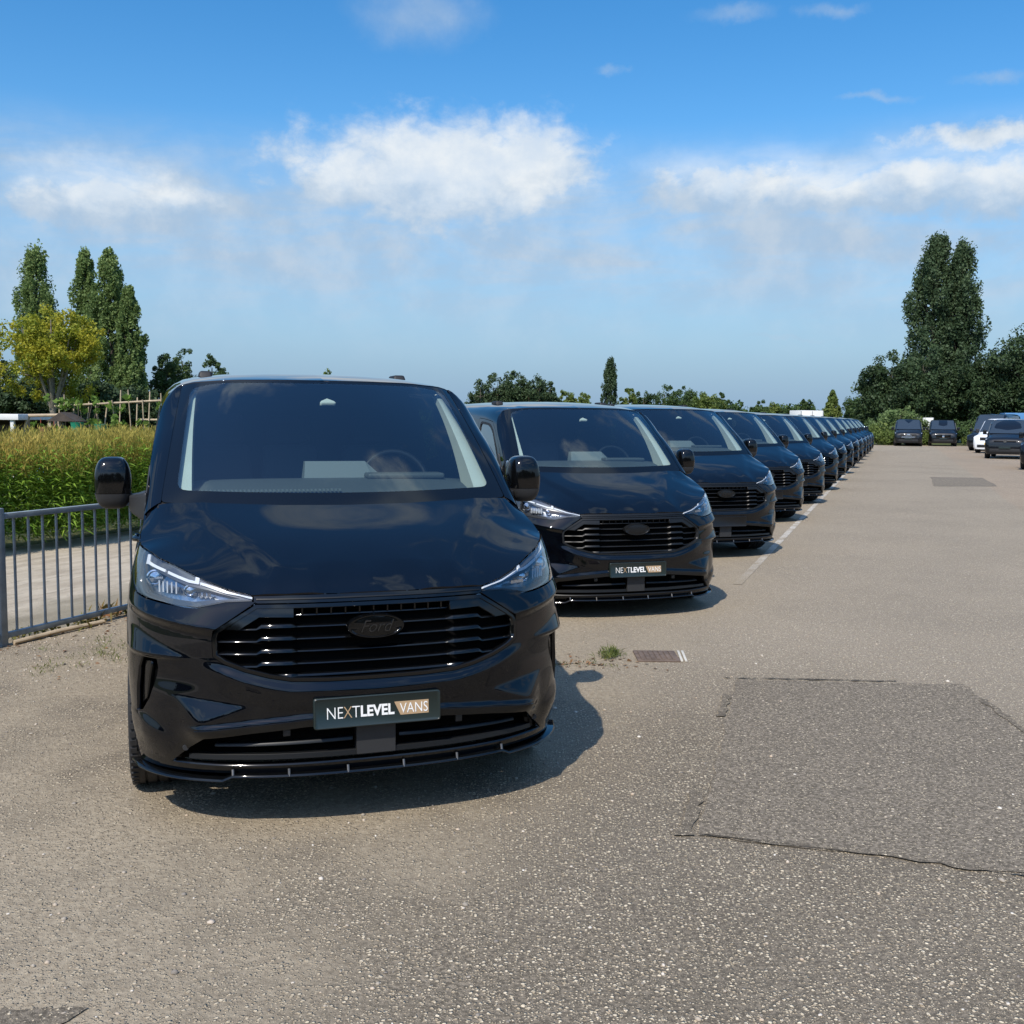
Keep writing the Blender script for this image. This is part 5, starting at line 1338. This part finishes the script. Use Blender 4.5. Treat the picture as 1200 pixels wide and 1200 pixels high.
# ------------------------------------------------------------------ other vehicles, far off
def simple_van(name, label, x, y, yaw, paint, L=5.0, Wd=1.95, Ht=1.98, nose=.95, plate='plate_dark', face='bars', hoodz=1.08, group=None, cat='van', lamp='drl'):
    v = tag(empty(name, (x, y, 0), R(yaw)), label, cat, group)
    w = Wd / 2
    # stations along the side: y, top height, width at belt, width at top
    top = [(.0, .78, .80, .78), (.05, hoodz - .14, .90, .80), (.16, hoodz - .04, .96, .84), (nose * .6, hoodz + .05, .99, .86), (nose, hoodz + .14, 1., .88), (nose + .38, hoodz + .48, 1., .86), (nose + .82, Ht - .06, 1., .80), (nose + 1.2, Ht, 1., .80), (L - .5, Ht, 1., .80), (L - .1, Ht - .05, .98, .78), (L, Ht - .25, .95, .78)]
    V = []; F = []
    for yy, zt, wb, wt in top:
        belt = min(1.02, zt - .12)
        ring = [(.88 * wb, .24), (.97 * wb, .32), (wb, .60), (wb * .99, belt), (wb * (1 - (1 - wt) * .75) if zt > 1.3 else wt * 1.06, max(belt + .03, zt - .13)), (wt * .93, zt - .035), (wt * .70, zt - .006), (0, zt + .006)]
        V += [(a * w, yy, z) for a, z in ring] + [(-a * w, yy, z) for a, z in reversed(ring[:-1])]
    n = 15
    for i in range(len(top) - 1):
        for k in range(n - 1): F.append((i * n + k, i * n + k + 1, i * n + n + k + 1, i * n + n + k))
        F.append((i * n, i * n + n, i * n + 2 * n - 1, i * n + n - 1))
    F += [tuple(range(n)), tuple(range((len(top) - 1) * n, len(top) * n))[::-1]]
    body = MB().add(V, F); me = body.data('body', paint, smooth=True); obj('body', me, v)
    zb, zt = hoodz + .16, Ht - .07; yb, yt = nose + .02, nose + .84
    def slab(name, mat, q, par, d=.012):
        q = [Vector(p) for p in q]; nn = (q[1] - q[0]).cross(q[3] - q[0]).normalized()
        MB().add([tuple(p + nn * d) for p in q] + [tuple(p - nn * d) for p in q], [(0, 1, 2, 3), (7, 6, 5, 4)] + [(k, (k + 1) % 4, 4 + (k + 1) % 4, 4 + k) for k in range(4)]).obj(name, mat, par)
    slab('windscreen', 'dark_glass_far', [(-.84 * w, yb, zb), (.84 * w, yb, zb), (.74 * w, yt, zt), (-.74 * w, yt, zt)], v, .02)
    for s in (-1, 1):
        for a, b in ((nose + .42, nose + 1.15), (nose + 1.3, nose + 2.3)):
            slab('side_window', 'dark_glass_far', [(s * w * .975, a, 1.14), (s * w * .975, b, 1.14), (s * w * .865, b, Ht - .22), (s * w * .865, a + (.32 if a < nose + 1 else 0), Ht - .22)], v, .014)
        h = MB().add([(s * .52 * w, .02, .84), (s * .93 * w, .16, .86), (s * .93 * w, .20, .98), (s * .52 * w, .05, .93), (s * .52 * w, .14, .84), (s * .90 * w, .28, .86), (s * .90 * w, .30, .97), (s * .52 * w, .16, .93)], [(0, 1, 2, 3), (4, 7, 6, 5), (0, 4, 5, 1), (1, 5, 6, 2), (2, 6, 7, 3), (3, 7, 4, 0)]).obj('headlight', lamp, v, bevel=.01)
        m_ = MB().box((s * (w + .10), nose + .42, hoodz + .22), (.17, .12, .24)).obj('door_mirror', paint if paint != 'white_paint' else 'plastic', v, bevel=.035, seg=3)
        MB().box((s * (w + .0), nose + .40, hoodz + .13), (.14, .07, .06)).obj('mirror_arm', 'plastic', m_)
        for yy in (.92, L - .95):
            wh = MB().lathe([(-.11, .0001), (-.10, .20), (-.115, .23), (-.11, .31), (-.08, .335), (.08, .335), (.11, .31), (.11, .0001)], (0, 0, 0), 26, 'x').obj('wheel', 'rubber', v, loc=(s * (w - .12), yy, .335), smooth=True)
            MB().lathe([(-.116, .0001), (-.118, .05), (-.106, .19), (-.112, .225)], (0, 0, 0), 22, 'x').obj('rim', 'rim_far', wh, smooth=True)
            wh.rotation_euler = (0, 0, 0 if s < 0 else math.pi)
    if face == 'bars':
        g = MB().box((0, -.005, .74), (1.10, .05, .30)).obj('grille', 'matte_black', v, bevel=.01)
        for z in (.64, .70, .78): MB().box((0, -.035, z), (.95 - .5 * (z > .75), .02, .024)).obj('slat', 'chrome', g, bevel=.004)
        MB().box((0, -.02, .86), (.24, .03, .09)).obj('badge', 'chrome', v, bevel=.02)
    elif face == 'kidney':
        for s in (-1, 1): MB().box((s * .30, -.012, .76), (.42, .05, .24)).obj('grille', 'gloss_black', v, bevel=.03)
        MB().box((0, -.02, .70), (.14, .03, .14)).obj('badge', 'chrome', v, bevel=.02)
    elif face == 'round':
        MB().box((0, -.008, .88), (1.0, .04, .05)).obj('grille', 'matte_black', v, bevel=.008)
        MB().lathe([(-.02, .0001), (-.02, .075), (.02, .08)], (0, -.02, .88), 20, 'y').obj('badge', 'chrome', v, smooth=True)
    else:
        MB().box((0, -.008, .85), (1.05, .04, .16)).obj('grille', 'matte_black', v, bevel=.008)
    lo = MB().box((0, .02, .42), (1.35, .06, .16)).obj('lower_grille', 'matte_black', v, bevel=.01)
    MB().box((0, -.025, .55), (.52, .02, .115)).obj('number_plate', plate, v, bevel=.004)
    MB().box((0, L / 2, .30), (w * 1.5, L * .85, .16)).obj('underbody', 'void_black', v)
    for s in (-1, 1): MB().box((s * w * .90, L - .02, 1.0), (.12, .05, .5)).obj('tail_light', 'tail_red', v, bevel=.01)
    return v
principled('rim_far', (.22, .22, .23), .35, metal=.8)
principled('dark_glass_far', (.030, .040, .052), .05, spec=.8)
simple_van('far_van', 'dark van facing the camera at the far end, left one of two, with bright grille', 29.2, 76.0, -20, 'dark_paint', Wd=2.0, Ht=2.0, group='two vans at the far end')
simple_van('far_van', 'dark van facing the camera at the far end, right one of two', 32.2, 77.0, -20, 'dark_paint', Wd=2.0, Ht=1.98, face='kidney', lamp='lamp_reflector', group='two vans at the far end')
GV = 'vehicles parked on the right'
simple_van('white_van', 'white van with yellow plate parked on the right behind the dark van', 27.6, 59.6, -40, 'white_paint', Wd=1.95, Ht=2.02, plate='plate_yellow', face='plain', group=GV)
simple_van('dark_van', 'tall dark van parked behind the white van on the right', 29.6, 65.0, -42, 'dark_paint', Wd=2.0, Ht=2.35, face='plain', lamp='lamp_housing', group=GV)
simple_van('round_badge_van', 'dark van with pale headlights and round badge in front of the white van', 24.1, 50.4, -30, 'dark_paint', Wd=1.9, Ht=1.95, face='round', group=GV)
simple_van('edge_van', 'dark van cut off by the right edge of the picture', 19.85, 38.2, -34, 'dark_paint', Wd=1.95, Ht=1.95, face='plain', lamp='lamp_housing', group=GV)
def trailer(name, label, x, y, yaw, w, l, h, mat, z0=.55):
    r = tag(empty(name, (x, y, 0), R(yaw)), label, 'trailer')
    MB().box((0, l / 2, (z0 + h) / 2), (w, l, h - z0)).obj('box_body', mat, r, bevel=.04)
    for s in (-1, 1):
        for yy in (l * .42, l * .60): MB().lathe([(-.1, .0001), (-.1, .28), (.1, .28), (.1, .0001)], (0, 0, 0), 18, 'x').obj('wheel', 'rubber', r, loc=(s * (w / 2 - .14), yy, .28))
    MB().box((0, l / 2, .5), (w * .8, l * .95, .1)).obj('chassis', 'matte_black', r)
    for s in (-1, 1): MB().box((s * (w / 2 - .02), -.005, (z0 + h) / 2), (.05, .03, h - z0 - .08)).obj('corner_strip', 'galvanised', r)
    MB().box((0, -.02, (z0 + h) / 2), (.02, .02, h - z0 - .1)).obj('door_seam', 'matte_black', r)
trailer('box_trailer', 'white box trailer standing behind the two far vans', 33.0, 83.5, -14, 2.0, 3.4, 2.15, 'white_board')
trailer('white_camper', 'white box roof rising behind the middle of the van row', 21.75, 75.0, 10, 1.75, 1.9, 2.55, 'white_board')
trailer('blue_trailer', 'blue covered trailer roof above the vans at the right edge', 37.2, 75.0, -20, 2.6, 4.0, 2.52, 'blue_cover')
